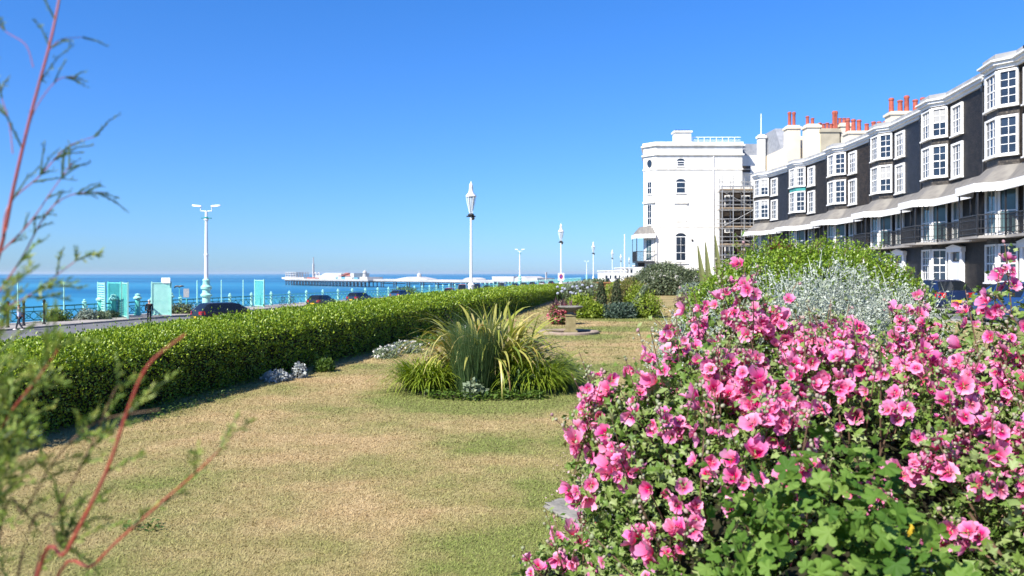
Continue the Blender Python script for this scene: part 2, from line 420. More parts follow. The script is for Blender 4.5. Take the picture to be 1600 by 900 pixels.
strip('kerb', 4.2, 4.4, ROAD_Z+.122, M['concrete'], h=.122)
for d in (16.0,):
    b = MB(); 
    for y in np.arange(30, 500, 9):
        x0 = rail_at(y)+d; x1 = rail_at(y+4)+d
        b.add([(x0-.06, y, ROAD_Z+.005), (x0+.06, y, ROAD_Z+.005), (x1+.06, y+4, ROAD_Z+.005), (x1-.06, y+4, ROAD_Z+.005)], [(0, 1, 2, 3)])
    tag(b.build('road_marking', M['white']), kind='structure')
# raised garden ground: lawn, then the terrace road and pavement on the right
GD = [-30, -2, 2, 5, 8, 11, 14, 20, 27, 35, 43, 51, 60, 75, 96]
def hedge_out(D):
    if D < -2: return -6.9-1.9+(-2-D)*-.15
    if D > 60: return 4.3-1.9+(D-60)*.24
    return curve_at(HEDGE, D)-1.9
b = MB(); k = len(GD); XR = 15.6
vs = [(hedge_out(y), y, 0) for y in GD]+[(XR, y, 0) for y in GD]+[(hedge_out(y)-1.2, y, ROAD_Z-.05) for y in GD]
b.add(vs, [(i, k+i, k+i+1, i+1) for i in range(k-1)]+[(i+1, 2*k+i+1, 2*k+i, i) for i in range(k-1)])

def lawn_material():
    m = bpy.data.materials.new('dry_lawn'); m.use_nodes = True
    t = m.node_tree; bs = t.nodes['Principled BSDF']; L = t.links.new
    geo = t.nodes.new('ShaderNodeNewGeometry'); pos = geo.outputs['Position']
    fac = lawn_green_nodes(t, pos)
    n1 = t.nodes.new('ShaderNodeTexNoise'); n1.inputs['Scale'].default_value = 26; n1.inputs['Detail'].default_value = 6; L(pos, n1.inputs['Vector'])
    st = t.nodes.new('ShaderNodeValToRGB'); st.color_ramp.elements[0].position = .3; st.color_ramp.elements[1].position = .72
    st.color_ramp.elements[0].color = (.25, .17, .07, 1); st.color_ramp.elements[1].color = (.47, .35, .185, 1); L(n1.outputs['Fac'], st.inputs[0])
    gr = t.nodes.new('ShaderNodeValToRGB'); gr.color_ramp.elements[0].position = .3; gr.color_ramp.elements[1].position = .72
    gr.color_ramp.elements[0].color = (.075, .095, .022, 1); gr.color_ramp.elements[1].color = (.19, .21, .06, 1); L(n1.outputs['Fac'], gr.inputs[0])
    mx = t.nodes.new('ShaderNodeMixRGB'); L(fac, mx.inputs[0]); L(st.outputs[0], mx.inputs[1]); L(gr.outputs[0], mx.inputs[2])
    L(mx.outputs[0], bs.inputs['Base Color']); bs.inputs['Roughness'].default_value = .9; bs.inputs['Specular IOR Level'].default_value = .15
    n2 = t.nodes.new('ShaderNodeTexNoise'); n2.inputs['Scale'].default_value = 45; n2.inputs['Detail'].default_value = 4; L(pos, n2.inputs['Vector'])
    bp = t.nodes.new('ShaderNodeBump'); bp.inputs['Strength'].default_value = .7; bp.inputs['Distance'].default_value = .02; L(n2.outputs['Fac'], bp.inputs['Height']); L(bp.outputs[0], bs.inputs['Normal'])
    return m
GREEN_SPOTS = [(-.45, 11.3, 1.65), (1.9, 22.0, 1.2), (4.2, 30.6, 1.9), (.35, 4.9, .95), (-6.3, 6.5, 1.2), (-4.6, 10.2, .6), (2.0, 14.5, 1.0), (7.5, 30, 1.3), (-.2, 8.1, .55), (3.2, 25, 1.3), (1.1, 8.2, .9), (.55, 6.4, .7)]
def lawn_green_nodes(t, pos):
    """0 straw .. 1 green: patchy noise, watered rings round the beds"""
    L = t.links.new
    n = t.nodes.new('ShaderNodeTexNoise'); n.inputs['Scale'].default_value = .55; n.inputs['Detail'].default_value = 5; n.inputs['Roughness'].default_value = .62; L(pos, n.inputs['Vector'])
    mr = t.nodes.new('ShaderNodeMapRange'); mr.inputs['From Min'].default_value = .40; mr.inputs['From Max'].default_value = .68; mr.inputs['To Max'].default_value = .85; L(n.outputs['Fac'], mr.inputs[0])
    acc = mr.outputs[0]
    nn = t.nodes.new('ShaderNodeTexNoise'); nn.inputs['Scale'].default_value = 2.6; nn.inputs['Detail'].default_value = 3; L(pos, nn.inputs['Vector'])
    for x, y, r in GREEN_SPOTS:
        d = t.nodes.new('ShaderNodeVectorMath'); d.operation = 'DISTANCE'; L(pos, d.inputs[0]); d.inputs[1].default_value = (x, y, 0)
        a = t.nodes.new('ShaderNodeMath'); a.operation = 'MULTIPLY_ADD'; L(nn.outputs['Fac'], a.inputs[0]); a.inputs[1].default_value = -.9; L(d.outputs['Value'], a.inputs[2])
        f = t.nodes.new('ShaderNodeMapRange'); L(a.outputs[0], f.inputs[0]); f.inputs['From Min'].default_value = r; f.inputs['From Max'].default_value = r-.75; f.inputs['To Min'].default_value = 0; f.inputs['To Max'].default_value = .85
        mm = t.nodes.new('ShaderNodeMath'); mm.operation = 'MAXIMUM'; L(acc, mm.inputs[0]); L(f.outputs[0], mm.inputs[1]); acc = mm.outputs[0]
    return acc
M['lawn'] = lawn_material()
tag(b.build('lawn', M['lawn']), kind='structure')
b = MB(); b.box(XR, 900, -60, 96, ROAD_Z-.1, -.06); b.box(XR-.02, XR+.16, -60, 96, -.06, .07)
tag(b.build('upper_ground', M['concrete']), kind='structure')
b = MB(); b.add([(XR+.16, -60, -.05), (21.0, -60, -.05), (21.0, 96, -.05), (XR+.16, 96, -.05)], [(0, 1, 2, 3)])
tag(b.build('terrace_road', M['asphalt']), kind='structure')
b = MB(); b.box(20.9, 60, -60, 96, -.06, .08)
tag(b.build('terrace_pavement', M['paving']), kind='structure')

# ------------------------------------------------------------------ the dark terrace
UB = -2.0
BAYP = [(UB-1.32, 0), (UB-.70, -.64), (UB+.70, -.64), (UB+1.32, 0)]
def plan(off, half=4.25):
    k = off*.42
    return [(-half, -off), (UB-1.32-k, -off), (UB-.70-k, -.64-off), (UB+.70+k, -.64-off), (UB+1.32+k, -off), (half, -off)]
FR = {'front': ((UB, -.64), (1, 0), (0, -1)),
      'near': ((UB+1.01, -.32), Vector((.62, .64)).normalized(), Vector((.64, -.62)).normalized()),
      'far': ((UB-1.01, -.32), Vector((.62, -.64)).normalized(), Vector((-.64, -.62)).normalized()),
      'wall': ((0, 0), (1, 0), (0, -1))}
def sash(house, face, u, wd, z0, z1, cols=2, rows=4, glass='glass', trim=.12, name='window', proud=.11, mid=True):
    c, ud, nd = FR[face]; b = MB()
    a0, a1 = u-wd/2, u+wd/2
    O = lambda u0, u1, o0, o1, za, zb: b.obox(c, ud, nd, u0, u1, o0, o1, za, zb)
    O(a0, a0+trim, .0, proud, z0, z1); O(a1-trim, a1, .0, proud, z0, z1)
    O(a0+trim, a1-trim, .0, proud-.003, z1-trim, z1); O(a0+trim, a1-trim, .0, proud-.003, z0, z0+trim*.8)
    O(a0-.04, a1+.04, .0, proud+.07, z0-.07, z0-.002)
    i0, i1, j0, j1 = a0+trim, a1-trim, z0+trim*.8, z1-trim
    for k in range(1, cols):
        x = i0+(i1-i0)*k/cols; O(x-.014, x+.014, .02, .055, j0, j1)
    for k in range(1, rows):
        z = j0+(j1-j0)*k/rows
        hh = .03 if (mid and k == rows//2) else .013
        O(i0, i1, .02, .058 if hh > .02 else .052, z-hh, z+hh)
    fr = b.build(name, M['white'], house)
    g = MB(); g.obox(c, ud, nd, i0-.01, i1+.01, .012, .03, j0-.01, j1+.01); g.build('pane', M[glass], fr)
    return fr
def strip_solid(outer, inner, zo, zi, th=.05):
    """sloping sheet between an outer and an inner line"""
    b = MB(); n = len(outer)
    steps = 5; rows = []
    for s in range(steps+1):
        t = s/steps; z = zo+(zi-zo)*(t*.55+.45*t*t)
        rows.append([(o[0]+(i[0]-o[0])*t, o[1]+(i[1]-o[1])*t, z) for o, i in zip(outer, inner)])
    top = [p for r in rows for p in r]; bot = [(x, y, z-th) for x, y, z in top]; N = len(top)
    f = []
    for s in range(steps):
        for k in range(n-1):
            a, c, d, e = s*n+k, s*n+k+1, (s+1)*n+k+1, (s+1)*n+k
            f += [(a, c, d, e), (N+e, N+d, N+c, N+a)]
    for k in range(n-1): f.append((k, N+k, N+k+1, k+1))
    for s in range(steps): f += [(s*n, (s+1)*n, N+(s+1)*n, N+s*n), (s*n+n-1, N+s*n+n-1, N+(s+1)*n+n-1, (s+1)*n+n-1)]
    b.add(top+bot, f); return b
def band(poly, th, z0, z1, b=None, wav=0):
    b = b or MB()
    for (x0, y0), (x1, y1) in zip(poly, poly[1:]):
        d = Vector((x1-x0, y1-y0)); L = d.length; d.normalize(); nn = Vector((d.y, -d.x))
        b.obox((x0, y0), d, nn, 0, L, 0, th, z0, z1)
        if wav:
            k = max(2, int(L/wav))
            for i in range(k): b.obox((x0, y0), d, nn, L*i/k+.02, L*(i+1)/k-.02, .004, th-.004, z0-.06, z0)
    return b
def make_house(label, loc, rz):
    h = thing('terraced_house', label, 'house', loc, rz, 'dark terraced houses with white bay windows')
    b = MB(); b.box(-4.245, 4.245, 0, 10, 0, 11.05); b.build('wall', M['tiles'], h)
    b = MB(); b.prism([(x, y) for x, y in BAYP]+[(UB+1.32, .2), (UB-1.32, .2)], 0, 11.0); b.build('bay_wall', M['cobble'], h)
    # cornice that follows the bay, parapet gutter and roof
    b = MB()
    for off, z0, z1 in ((.10, 10.86, 11.02), (.26, 11.02, 11.16), (.38, 11.16, 11.24)):
        b.prism(plan(off)+[(4.25, .3), (-4.25, .3)], z0, z1)
    b.build('cornice', M['white'], h)
    b = MB(); b.prism(plan(.16)+[(4.25, .35), (-4.25, .35)], 11.24, 11.52); b.build('parapet', M['parapet'], h)
    b = MB(); b.loft([[(x, .4, 11.5), (x, 9.9, 11.5), (x, 9.9, 11.9), (x, 5.2, 12.75)] for x in (-4.24, 4.24)]); b.build('roof', M['slate'], h)
    # upper windows
    for z0, z1 in ((9.15, 10.78), (6.95, 8.72)):
        sash(h, 'front', 0, 1.36, z0, z1, 3, 4, trim=.10)
        sash(h, 'near', 0, .86, z0, z1, 2, 4, trim=.10); sash(h, 'far', 0, .86, z0, z1, 2, 4, trim=.10)
    sash(h, 'wall', .62, 1.4, 9.0, 10.62, 3, 4); sash(h, 'wall', .62, 1.4, 6.72, 8.58, 3, 4)
    # first-floor french windows behind the balcony
    sash(h, 'front', 0, 1.3, 3.42, 5.5, 2, 2, 'glass_teal', .08, 'french_window')
    sash(h, 'near', 0, .84, 3.42, 5.5, 1, 2, 'glass_teal', .09, 'french_window'); sash(h, 'far', 0, .84, 3.42, 5.5, 1, 2, 'glass_teal', .09, 'french_window')
    sash(h, 'wall', .62, 1.2, 3.42, 5.5, 2, 2, 'glass_teal', .09, 'french_window')
    # canopy and valance
    out = plan(1.15); out = [(out[0][0], -.85), (out[1][0]+.05, -.85)]+out[2:4]+[(out[4][0]-.05, -.85), (out[5][0], -.85)]
    inn = plan(.02)
    strip_solid(out, inn, 5.62, 6.5).build('canopy', M['lead'], h)
    band([(x, y-.01) for x, y in out], .05, 5.34, 5.66, wav=.22).build('valance', M['white'], h)
    # balcony
    bo = [(x, y+.12) for x, y in out]
    b = MB(); b.prism(bo+[(4.25, .1), (-4.25, .1)], 3.2, 3.32); b.build('balcony_floor', M['concrete'], h)
    b = MB()
    for (x0, y0), (x1, y1) in zip(bo, bo[1:]):
        d = Vector((x1-x0, y1-y0)); L = d.length; d.normalize(); nn = Vector((d.y, -d.x))
        b.obox((x0, y0), d, nn, 0, L, -.03, .03, 4.22, 4.27); b.obox((x0, y0), d, nn, 0, L, -.02, .02, 3.40, 3.43); b.obox((x0, y0), d, nn, 0, L, -.015, .015, 4.02, 4.045)
        k = max(2, int(L/.13))
        for i in range(k+1): b.obox((x0, y0), d, nn, L*i/k-.011, L*i/k+.011, -.012, .012, 3.32, 4.22)
        for i in range(0, k, 1):
            u0 = L*i/k
            b.obox((x0, y0), d, nn, u0+.02, u0+L/k-.02, -.01, .01, 3.62, 3.66)
    b.build('balcony_railing', M['iron'], h)
    for x, y in bo[1:5]+[(4.1, bo[5][1])]:
        b = MB(); b.box(x-.03, x+.03, y-.03, y+.03, 3.3, 5.62); b.build('canopy_post', M['iron'], h)
    # ground floor
    sash(h, 'front', 0, 1.32, 1.2, 2.95, 3, 4, 'glass', .09); sash(h, 'near', 0, .84, 1.2, 2.95, 2, 4, 'glass', .09)
    b = MB(); b.box(-.3, 0, -.16, .0, 0, 2.75); b.build('pilaster', M['white'], h); b = MB(); b.box(1.2, 1.5, -.16, .0, 0, 2.75); b.build('pilaster', M['white'], h)
    b = MB(); b.box(-.4, 1.6, -.24, .0, 2.752, 3.0)
    b.add([(-.45, -.28, 3.002), (1.65, -.28, 3.002), (.6, -.28, 3.16), (-.45, .0, 3.002), (1.65, .0, 3.002), (.6, .0, 3.16)], [(0, 1, 2), (5, 4, 3), (0, 2, 5, 3), (1, 4, 5, 2), (0, 3, 4, 1)])
    b.build('pediment', M['white'], h)
    b = MB(); b.box(.002, 1.198, -.06, .0, .15, 2.25)
    for x in (.15, .65):
        b.box(x, x+.4, -.075, -.06, .4, 1.1); b.box(x, x+.4, -.075, -.06, 1.3, 2.1)
    d = b.build('door', M['door'], h)
    b = MB(); b.ball((.17, -.10, 1.15), .04, 8, 5); b.build('handle', M['iron'], d)
    b = MB(); b.box(.05, 1.15, -.05, -.002, 2.3, 2.72); b.build('fanlight', M['glass'], h)
    b = MB()
    for x in np.arange(-4.2, -.6, .15): b.box(x-.012, x+.012, -2.512, -2.488, .08, 1.28); b.lathe([(.02, 0), (.0, .08)], (x, -2.5, 1.28), 4)
    b.box(-4.24, -.6, -2.52, -2.48, 1.08, 1.12)
    b.build('area_railing', M['iron'], h)
    return h
HLAB = ['dark terraced house nearest the viewer, ROY letters on its roof edge', 'dark terraced house second from the right, next to the house with ROY letters',
        'dark terraced house third from the right, few red chimney pots at its far end', 'dark terraced house fourth from the right, many red chimney pots at its far end',
        'dark terraced house with a teal panel between its bay windows, second from the scaffolding', 'dark terraced house at the far end, right beside the scaffolding']
houses = []
for i in range(6):
    D = 35.7+8.52*i; lat = 25-.0032*(D-66)**2+.35
    slope = -.0064*(D-66)
    rz = -PI/2-math.atan(slope)
    if i == 0: h = make_house(HLAB[0], (lat, D, .08), rz)
    else: h = copy_thing(houses[0], (lat, D, .08), rz, HLAB[i])
    houses.append(h)
# walls differ a little from house to house; blinds and curtains in some windows, drainpipes
M['tiles_brown'] = brickmat('brown_black_tiles', (.019, .015, .012), (.044, .033, .025), (.006, .005, .004), rough=.55, spec=.15)
M['tiles_blue'] = brickmat('blue_black_tiles', (.008, .010, .016), (.017, .019, .027), (.004, .004, .006), rough=.45, spec=.2)
M['blind'] = mat('window_blind', (.36, .36, .35), .8, .2, col2=(.30, .30, .30), scale=3)
hr = random.Random(5)
for i, h in enumerate(houses):
    for k_ in kids(h):
        if k_.name.split('.')[0] == 'wall' and i in (0, 2, 3, 5):
            k_.material_slots[0].link = 'OBJECT'; k_.material_slots[0].material = M['tiles_brown' if i in (0, 3) else 'tiles_blue']
    for face, wd, u in (('front', 1.36, 0), ('near', .86, 0), ('wall', 1.4, .62)):
        for z0, z1 in ((9.15, 10.78), (6.95, 8.72)) if face != 'wall' else ((9.0, 10.62), (6.72, 8.58)):
            if hr.random() < .30:
                c, ud, nd = FR[face]; drop = hr.choice((.2, .3, .4, .5, .5)); tr = .11; b = MB()
                a0, a1 = u-wd/2+tr, u+wd/2-tr; zt = z1-tr
                if hr.random() < .35:
                    q = (a1-a0)*.24
                    b.obox(c, ud, nd, a0, a0+q, .0305, .036, z0+.1, zt); b.obox(c, ud, nd, a1-q, a1, .0305, .036, z0+.1, zt); nm = 'curtain'
                else: b.obox(c, ud, nd, a0, a1, .0305, .036, zt-(zt-z0)*drop, zt); nm = 'blind'
                b.build(nm, M['blind'], h)
    b = MB(); b.lathe([(.055, 0), (.055, 5.4)], (3.9, -.09, 5.62), 8); b.box(3.8, 4.0, -.16, -.02, 10.6, 10.85); b.build('drainpipe', M['iron'], h)
# lettering on the nearest parapet
cu = bpy.data.curves.new('lettering', 'FONT'); cu.body = 'ROYAL'; cu.size = .62; cu.extrude = .02; cu.space_character = 1.45
to = bpy.data.objects.new('lettering_source', cu); COL.objects.link(to)
bpy.context.view_layer.update()
me = bpy.data.meshes.new_from_object(to.evaluated_get(bpy.context.evaluated_depsgraph_get())); bpy.data.objects.remove(to)
for v in me.vertices: v.co = Vector((v.co.x*.8+.15, -.185-v.co.z, v.co.y*.62+11.245))
me.materials.append(M['black']); me.name = 'lettering'
link(bpy.data.objects.new('lettering', me), houses[0])
# teal panel between the bay windows of one house
for i, mm in ((4, M['turq_dark']),):
    b = MB()
    for f, wd in (('front', 1.34), ('near', .84)):
        c, ud, nd = FR[f]; b.obox(c, ud, nd, -wd/2, wd/2, .004, .05, 8.76, 9.05)
    b.build('bay_panel', mm, houses[i])
# chimney stacks of the terrace with their pots
def stack(house, u, y0, y1, z1, pots, wd=1.0, m='cobble', z0=11.3):
    b = MB(); b.box(u-wd/2, u+wd/2, y0, y1, z0, z1-.25); b.box(u-wd/2-.1, u+wd/2+.1, y0-.1, y1+.1, z1-.25, z1-.08); b.box(u-wd/2+.02, u+wd/2-.02, y0+.02, y1-.02, z1-.08, z1)
    s = b.build('chimney', M[m], house)
    for k, (q, hgt, off) in enumerate(pots):
        y = y0+(y1-y0)*q
        b = MB(); b.lathe([(.19, 0), (.17, .1), (.15, hgt*.8), (.19, hgt*.85), (.19, hgt*.93), (.14, hgt), (.1, hgt-.03)], (u+off, y, z1), 10)
        b.build('chimney_pot', M['terracotta'], s, smooth=True)
# local u=-4.2 is the far end of a house
stack(houses[2], -4.1, .9, 3.9, 12.75, [(.08, 1.0, 0), (.25, .8, .2), (.42, 1.15, 0), (.6, .85, .1), (.78, 1.0, 0), (.92, .9, 0)], 1.1, 'cream')
stack(houses[3], -4.1, 1.2, 5.6, 12.9, [(.04, 1.0, 0), (.14, 1.0, 0), (.24, .95, 0), (.36, .6, .2), (.5, .8, 0), (.6, .8, 0), (.7, .8, .1), (.82, .85, 0), (.94, 1.15, 0)], 1.1, 'cream')

# ------------------------------------------------------------------ the white house at the end of the terrace
W = thing('seafront_house', 'tall white stucco house with dark balcony at its seaward corner', 'house', (17.6, 100, 0))
b = MB(); WP = [(17.6, 100), (28.1, 100), (28.1, 101.5), (31.0, 101.5), (31.0, 124), (20.6, 124), (16.3, 101.6)]
b.prism(WP, -2.5, 16.3)
b.build('wall', M['stucco'], W, world=True)
def off_poly(P, d):
    n = len(P); out = []
    for i in range(n):
        a, c, e = Vector(P[i-1]), Vector(P[i]), Vector(P[(i+1) % n])
        d1 = (c-a).normalized(); d2 = (e-c).normalized(); n1 = Vector((d1.y, -d1.x)); n2 = Vector((d2.y, -d2.x))
        q = (n1+n2); q = q/max(.3, q.dot(n1)); out.append(tuple(c+q*d))
    return out
WP2 = [(17.6, 100), (28.1, 100), (28.1, 124), (20.6, 124), (16.3, 101.6)]
b = MB()
b.prism(off_poly(WP2, .03), 16.3, 17.25); b.prism(off_poly(WP2, .30), 17.25, 17.42); b.prism(off_poly(WP2, .12), 17.42, 17.75)
b.build('parapet', M['stucco'], W, world=True)
b = MB(); b.prism(off_poly(WP2, .10), 14.35, 14.55); b.prism(off_poly(WP2, .22), 16.1, 16.3); b.prism(off_poly(WP2, .05), 7.3, 7.42)
b.build('string_course', M['stucco'], W, world=True)
b = MB(); b.loft([[(28.15, y, 16.3), (31.0, y, 16.3), (30.6, y, 17.8), (28.15, y, 17.8)] for y in (101.9, 120)]); b.build('roof', M['slate'], W, world=True)
FR['w'] = ((0, 100), (1, 0), (0, -1)); FR['w2'] = ((0, 101.5), (1, 0), (0, -1))
cd = Vector((1.3, -1.6)).normalized(); FR['wc'] = ((16.95, 100.8), cd, Vector((cd.y, -cd.x)))
def shift(o, P):
    for v in o.data.vertices: v.co -= Vector(P)
def wsash(face, u, wd, z0, z1, cols, rows, arch=False, name='window', glass='glass'):
    fr = sash(W, face, u, wd, z0, z1, cols, rows, glass, .09, name, .06)
    c, ud, nd = FR[face]
    if arch:
        b = MB(); pts = [(u+wd/2*math.cos(a), z1+wd*.32*math.sin(a)) for a in np.linspace(0, PI, 10)]
        P3 = lambda q, o: (c[0]+ud[0]*q[0]+nd[0]*o, c[1]+ud[1]*q[0]+nd[1]*o, q[1])
        n = len(pts); b.add([P3(q, .005) for q in pts]+[P3(q, .04) for q in pts], [tuple(range(n, 2*n))]+[(i, i+1, n+i+1, n+i) for i in range(n-1)])
        g = b.build('arched_light', M[glass], fr); shift(g, W.location)
    shift(fr, W.location)
    for k_ in kids(fr):
        if k_.name.startswith('pane'): shift(k_, W.location)
    return fr
wsash('w', 20.6, 1.0, 14.75, 15.4, 1, 2, True); wsash('w', 20.6, 1.2, 11.45, 12.85, 1, 2, True)
wsash('w', 20.6, 1.3, 3.2, 6.2, 2, 3, True, 'tall_window')
wsash('w2', 29.0, 1.25, 14.1, 15.1, 1, 2)
wsash('wc', 0, .8, 11.4, 13.0, 2, 2); wsash('wc', 0, .8, 7.6, 10.2, 2, 3)
b = MB(); b.box(19.9, 21.3, 99.93, 100.05, 8.0, 10.2); b.build('blind_window', M['stucco'], W, world=True)
b = MB(); b.box(19.75, 21.45, 99.8, 100.05, 10.202, 10.4)
pts = [(20.6+.85*math.cos(a), 10.4+.45*math.sin(a)) for a in np.linspace(0, PI, 12)]; n = len(pts)
b.add([(x, 99.82, z) for x, z in pts]+[(x, 100.05, z) for x, z in pts], [tuple(range(n)), tuple(range(2*n-1, n-1, -1))]+[(i, n+i, n+i+1, i+1) for i in range(n-1)])
b.build('window_hood', M['stucco'], W, world=True)
b = MB(); b.box(19.7, 21.5, 99.85, 100.05, 2.85, 3.0); b.build('sill', M['stucco'], W, world=True)
b = MB()
for z in (10.5,):
    pts = [(16.95+.9*cd.x*math.cos(a)+FR['wc'][2].x*.2, 100.8+.9*cd.y*math.cos(a)+FR['wc'][2].y*.2, z+.45*math.sin(a)) for a in np.linspace(0, PI, 10)]
    n = len(pts); b.add(pts+[(16.95, 100.8+.1, z)], [(i, i+1, n) for i in range(n-1)])
b.obox((16.95, 100.8), cd, FR['wc'][2], -.95, .95, 0, .25, 10.3, 10.5)
b.build('window_hood', M['stucco'], W, world=True)
b = MB(); b.lathe([(.36, 0), (.36, .08), (.25, .081)], (0, 0, 0), 14); 
b.v = [(16.95+cd.x*x+FR['wc'][2].x*(z+.02), 100.8+cd.y*x+FR['wc'][2].y*(z+.02), 15.2+y*1.3) for x, y, z in b.v]
b.build('oval_window', M['glass'], W, world=True)
# chimney block, railing, balcony
b = MB(); b.lathe([(.06, 0), (.06, 18.5)], (24.6, 99.9, -2), 6); b.build('drainpipe', M['white'], W, world=True)
b = MB(); b.box(21.9, 22.1, 99.9, 100.0, 5.6, 5.85); b.build('wall_vent', M['iron'], W, world=True)
b = MB(); b.box(20.0, 22.0, 100.6, 102, 17.7, 19.0); b.box(19.85, 22.15, 100.45, 102.15, 19.0, 19.2)
cb = b.build('chimney', M['stucco'], W, world=True)
for k in range(5):
    b = MB(); b.lathe([(.12, 0), (.12, .22), (.08, .22)], (20.25+k*.38, 101.2, 19.2), 8); b.build('chimney_pot', M['iron'], cb, world=True)
b = MB()
for x in np.arange(22.2, 28.2, .75): b.box(x-.03, x+.03, 101.0, 101.06, 17.7, 18.5)
b.box(22.2, 28.2, 101.0, 101.06, 18.45, 18.52); b.box(22.2, 28.2, 101.0, 101.06, 18.1, 18.15)
b.build('roof_railing', M['white'], W, world=True)
b = MB(); b.loft([[(15.2, 100.5, 6.45), (17.45, 99.55, 6.45), (17.55, 104, 6.45), (15.2, 104, 6.45)], [(16.1, 101.7, 7.5), (17.2, 100.6, 7.5), (17.3, 104, 7.5), (16.1, 104, 7.5)]])
b.build('balcony_canopy', M['lead'], W, world=True)
band([(15.2, 104), (15.2, 100.5), (17.45, 99.55)], .06, 6.0, 6.5).build('valance', M['white'], W, world=True)
b = MB(); b.prism([(15.3, 100.6), (17.4, 99.65), (17.5, 104), (15.3, 104)], 3.0, 3.2); b.box(15.6, 16.4, 101.4, 103.8, 2.5, 3.0)
b.build('balcony_floor', M['iron'], W, world=True)
b = MB()
for (x0, y0), (x1, y1) in (((15.3, 104), (15.3, 100.6)), ((15.3, 100.6), (17.4, 99.65))):
    d = Vector((x1-x0, y1-y0)); L = d.length; d.normalize(); nn = Vector((d.y, -d.x)); k = int(L/.16)
    b.obox((x0, y0), d, nn, 0, L, -.03, .03, 4.35, 4.42)
    for i in range(k+1): b.obox((x0, y0), d, nn, L*i/k-.018, L*i/k+.018, -.015, .015, 3.2, 4.35)
    for q in (0, L-.05): b.obox((x0, y0), d, nn, q, q+.07, -.03, .03, 3.2, 6.1)
b.build('balcony_railing', M['iron'], W, world=True)
wsash('wc', -.1, 1.0, 3.25, 5.9, 2, 3, False, 'french_window', 'glass_teal')

# cream house behind the terrace end
Cb = thing('rear_house', 'cream rendered house with tall chimney stacks rising behind the terrace', 'house', (28.6, 88, 0))
b = MB(); b.box(28.8, 39, 87, 97, 0, 15.0); b.box(30.2, 39, 89, 97, 15.0, 16.6); b.build('wall', M['cream'], Cb, world=True)
b = MB(); b.loft([[(x, 88.0, 15.0), (x, 96, 15.0), (x, 94, 17.6), (x, 90, 17.6)] for x in (28.9, 31.2)]); b.build('roof', M['slate'], Cb, world=True)
b = MB(); b.lathe([(.07, 0), (.07, 10.5)], (28.95, 86.9, 4.5), 6); b.build('drainpipe', M['cream'], Cb, world=True)
def wstack(x0, x1, y0, y1, z0, z1, m, pots, cap=.12):
    b = MB(); b.box(x0, x1, y0, y1, z0, z1-.4); b.box(x0-cap, x1+cap, y0-cap, y1+cap, z1-.4, z1-.15); b.box(x0+.05, x1-.05, y0+.05, y1-.05, z1-.15, z1)
    s = b.build('chimney', M[m], Cb, world=True)
    for q, hh in pots:
        b = MB(); b.lathe([(.2, 0), (.17, .15), (.16, hh*.8), (.21, hh*.86), (.2, hh*.95), (.12, hh)], (x0+(x1-x0)*q, (y0+y1)/2, z1), 9)
        b.build('chimney_pot', M['terracotta'], s, world=True, smooth=True)
wstack(29.0, 30.35, 86.2, 87.4, 0, 17.3, 'cream', [(.3, 1.5), (.65, 1.5)])
wstack(27.9, 28.6, 92.5, 93.3, 0, 17.4, 'stucco', [])
wstack(30.0, 31.3, 83.2, 84.6, 0, 16.9, 'cream', [(.2, .9), (.6, .7)])
wstack(31.3, 33.2, 83.0, 84.6, 0, 16.4, 'grey_render', [(.1, .7), (.3, .6), (.5, .7), (.7, .6), (.86, 1.9), (.97, 1.9)])
wstack(33.4, 34.6, 83.2, 84.6, 0, 17.0, 'cream', [(.15, .6), (.5, .6), (.85, .6)])
b = MB(); b.lathe([(.06, 0), (.05, 2.4)], (28.25, 92.9, 17.4), 6); b.build('flue_pipe', M['white'], Cb, world=True)

# narrow dark front behind the scaffold
o = thing('end_house', 'narrow dark tiled house front standing behind the scaffolding', 'house', (26.6, 99.2, 0))
b = MB(); b.box(25.35, 30.6, 98.9, 99.95, 0, 11.9); b.build('wall', M['tiles_brown'], o, world=True)
b = MB(); b.box(25.25, 30.7, 98.7, 99.96, 11.9, 12.2); b.build('cornice', M['white'], o, world=True)
for x in (26.2, 28.2):
    for z in (1.2, 3.6, 6.6, 9.4):
        b = MB(); b.box(x-.55, x+.55, 98.84, 98.9, z, z+1.7); f_ = b.build('window', M['white'], o, world=True)
        b = MB(); b.box(x-.45, x-.03, 98.82, 98.838, z+.1, z+1.6); b.box(x+.03, x+.45, 98.82, 98.838, z+.1, z+1.6); b.build('pane', M['glass'], f_, world=True)
# scaffolding
Sc = thing('scaffolding', 'grey steel tube scaffolding with plank decks against the white house', 'scaffolding', (26.2, 98, 0))
xs = (24.9, 26.2, 27.5, 28.6); ys = (97.0, 98.3)
for x in xs:
    for y in ys:
        b = MB(); b.tube([(x, y, .0), (x, y, 13.4-(x-24.9)*.2+random.uniform(-.4, .5))], .05, 6); b.build('pole', M['steel'], Sc, world=True)
for z in (2.8, 5.0, 7.1, 9.3, 11.5):
    b = MB()
    for y in ys:
        b.tube([(24.6, y+.05, z-.08), (28.9, y+.05, z-.08)], .04, 5)
        for dz in (.55, 1.05): b.tube([(24.6, y+.05, z+dz), (28.9, y+.05, z+dz)], .04, 5)
    for x in xs: b.tube([(x+.06, 96.8, z-.05), (x+.06, 98.6, z-.05)], .04, 5)
    b.build('ledger_tubes', M['steel'], Sc, world=True)
    b = MB(); b.box(24.7, 28.8, 97.05, 98.2, z, z+.06); b.box(24.7, 28.8, 97.0, 97.04, z+.06, z+.22); b.build('plank_deck', M['wood'], Sc, world=True)
b = MB()
for k, z in enumerate((.3, 2.9, 5.1, 7.2, 9.4)):
    a = (24.9, 28.6) if k % 2 else (28.6, 24.9)
    b.tube([(a[0], 96.93, z), (a[1], 96.93, z+2.0)], .03, 5)
b.build('brace', M['steel'], Sc, world=True)

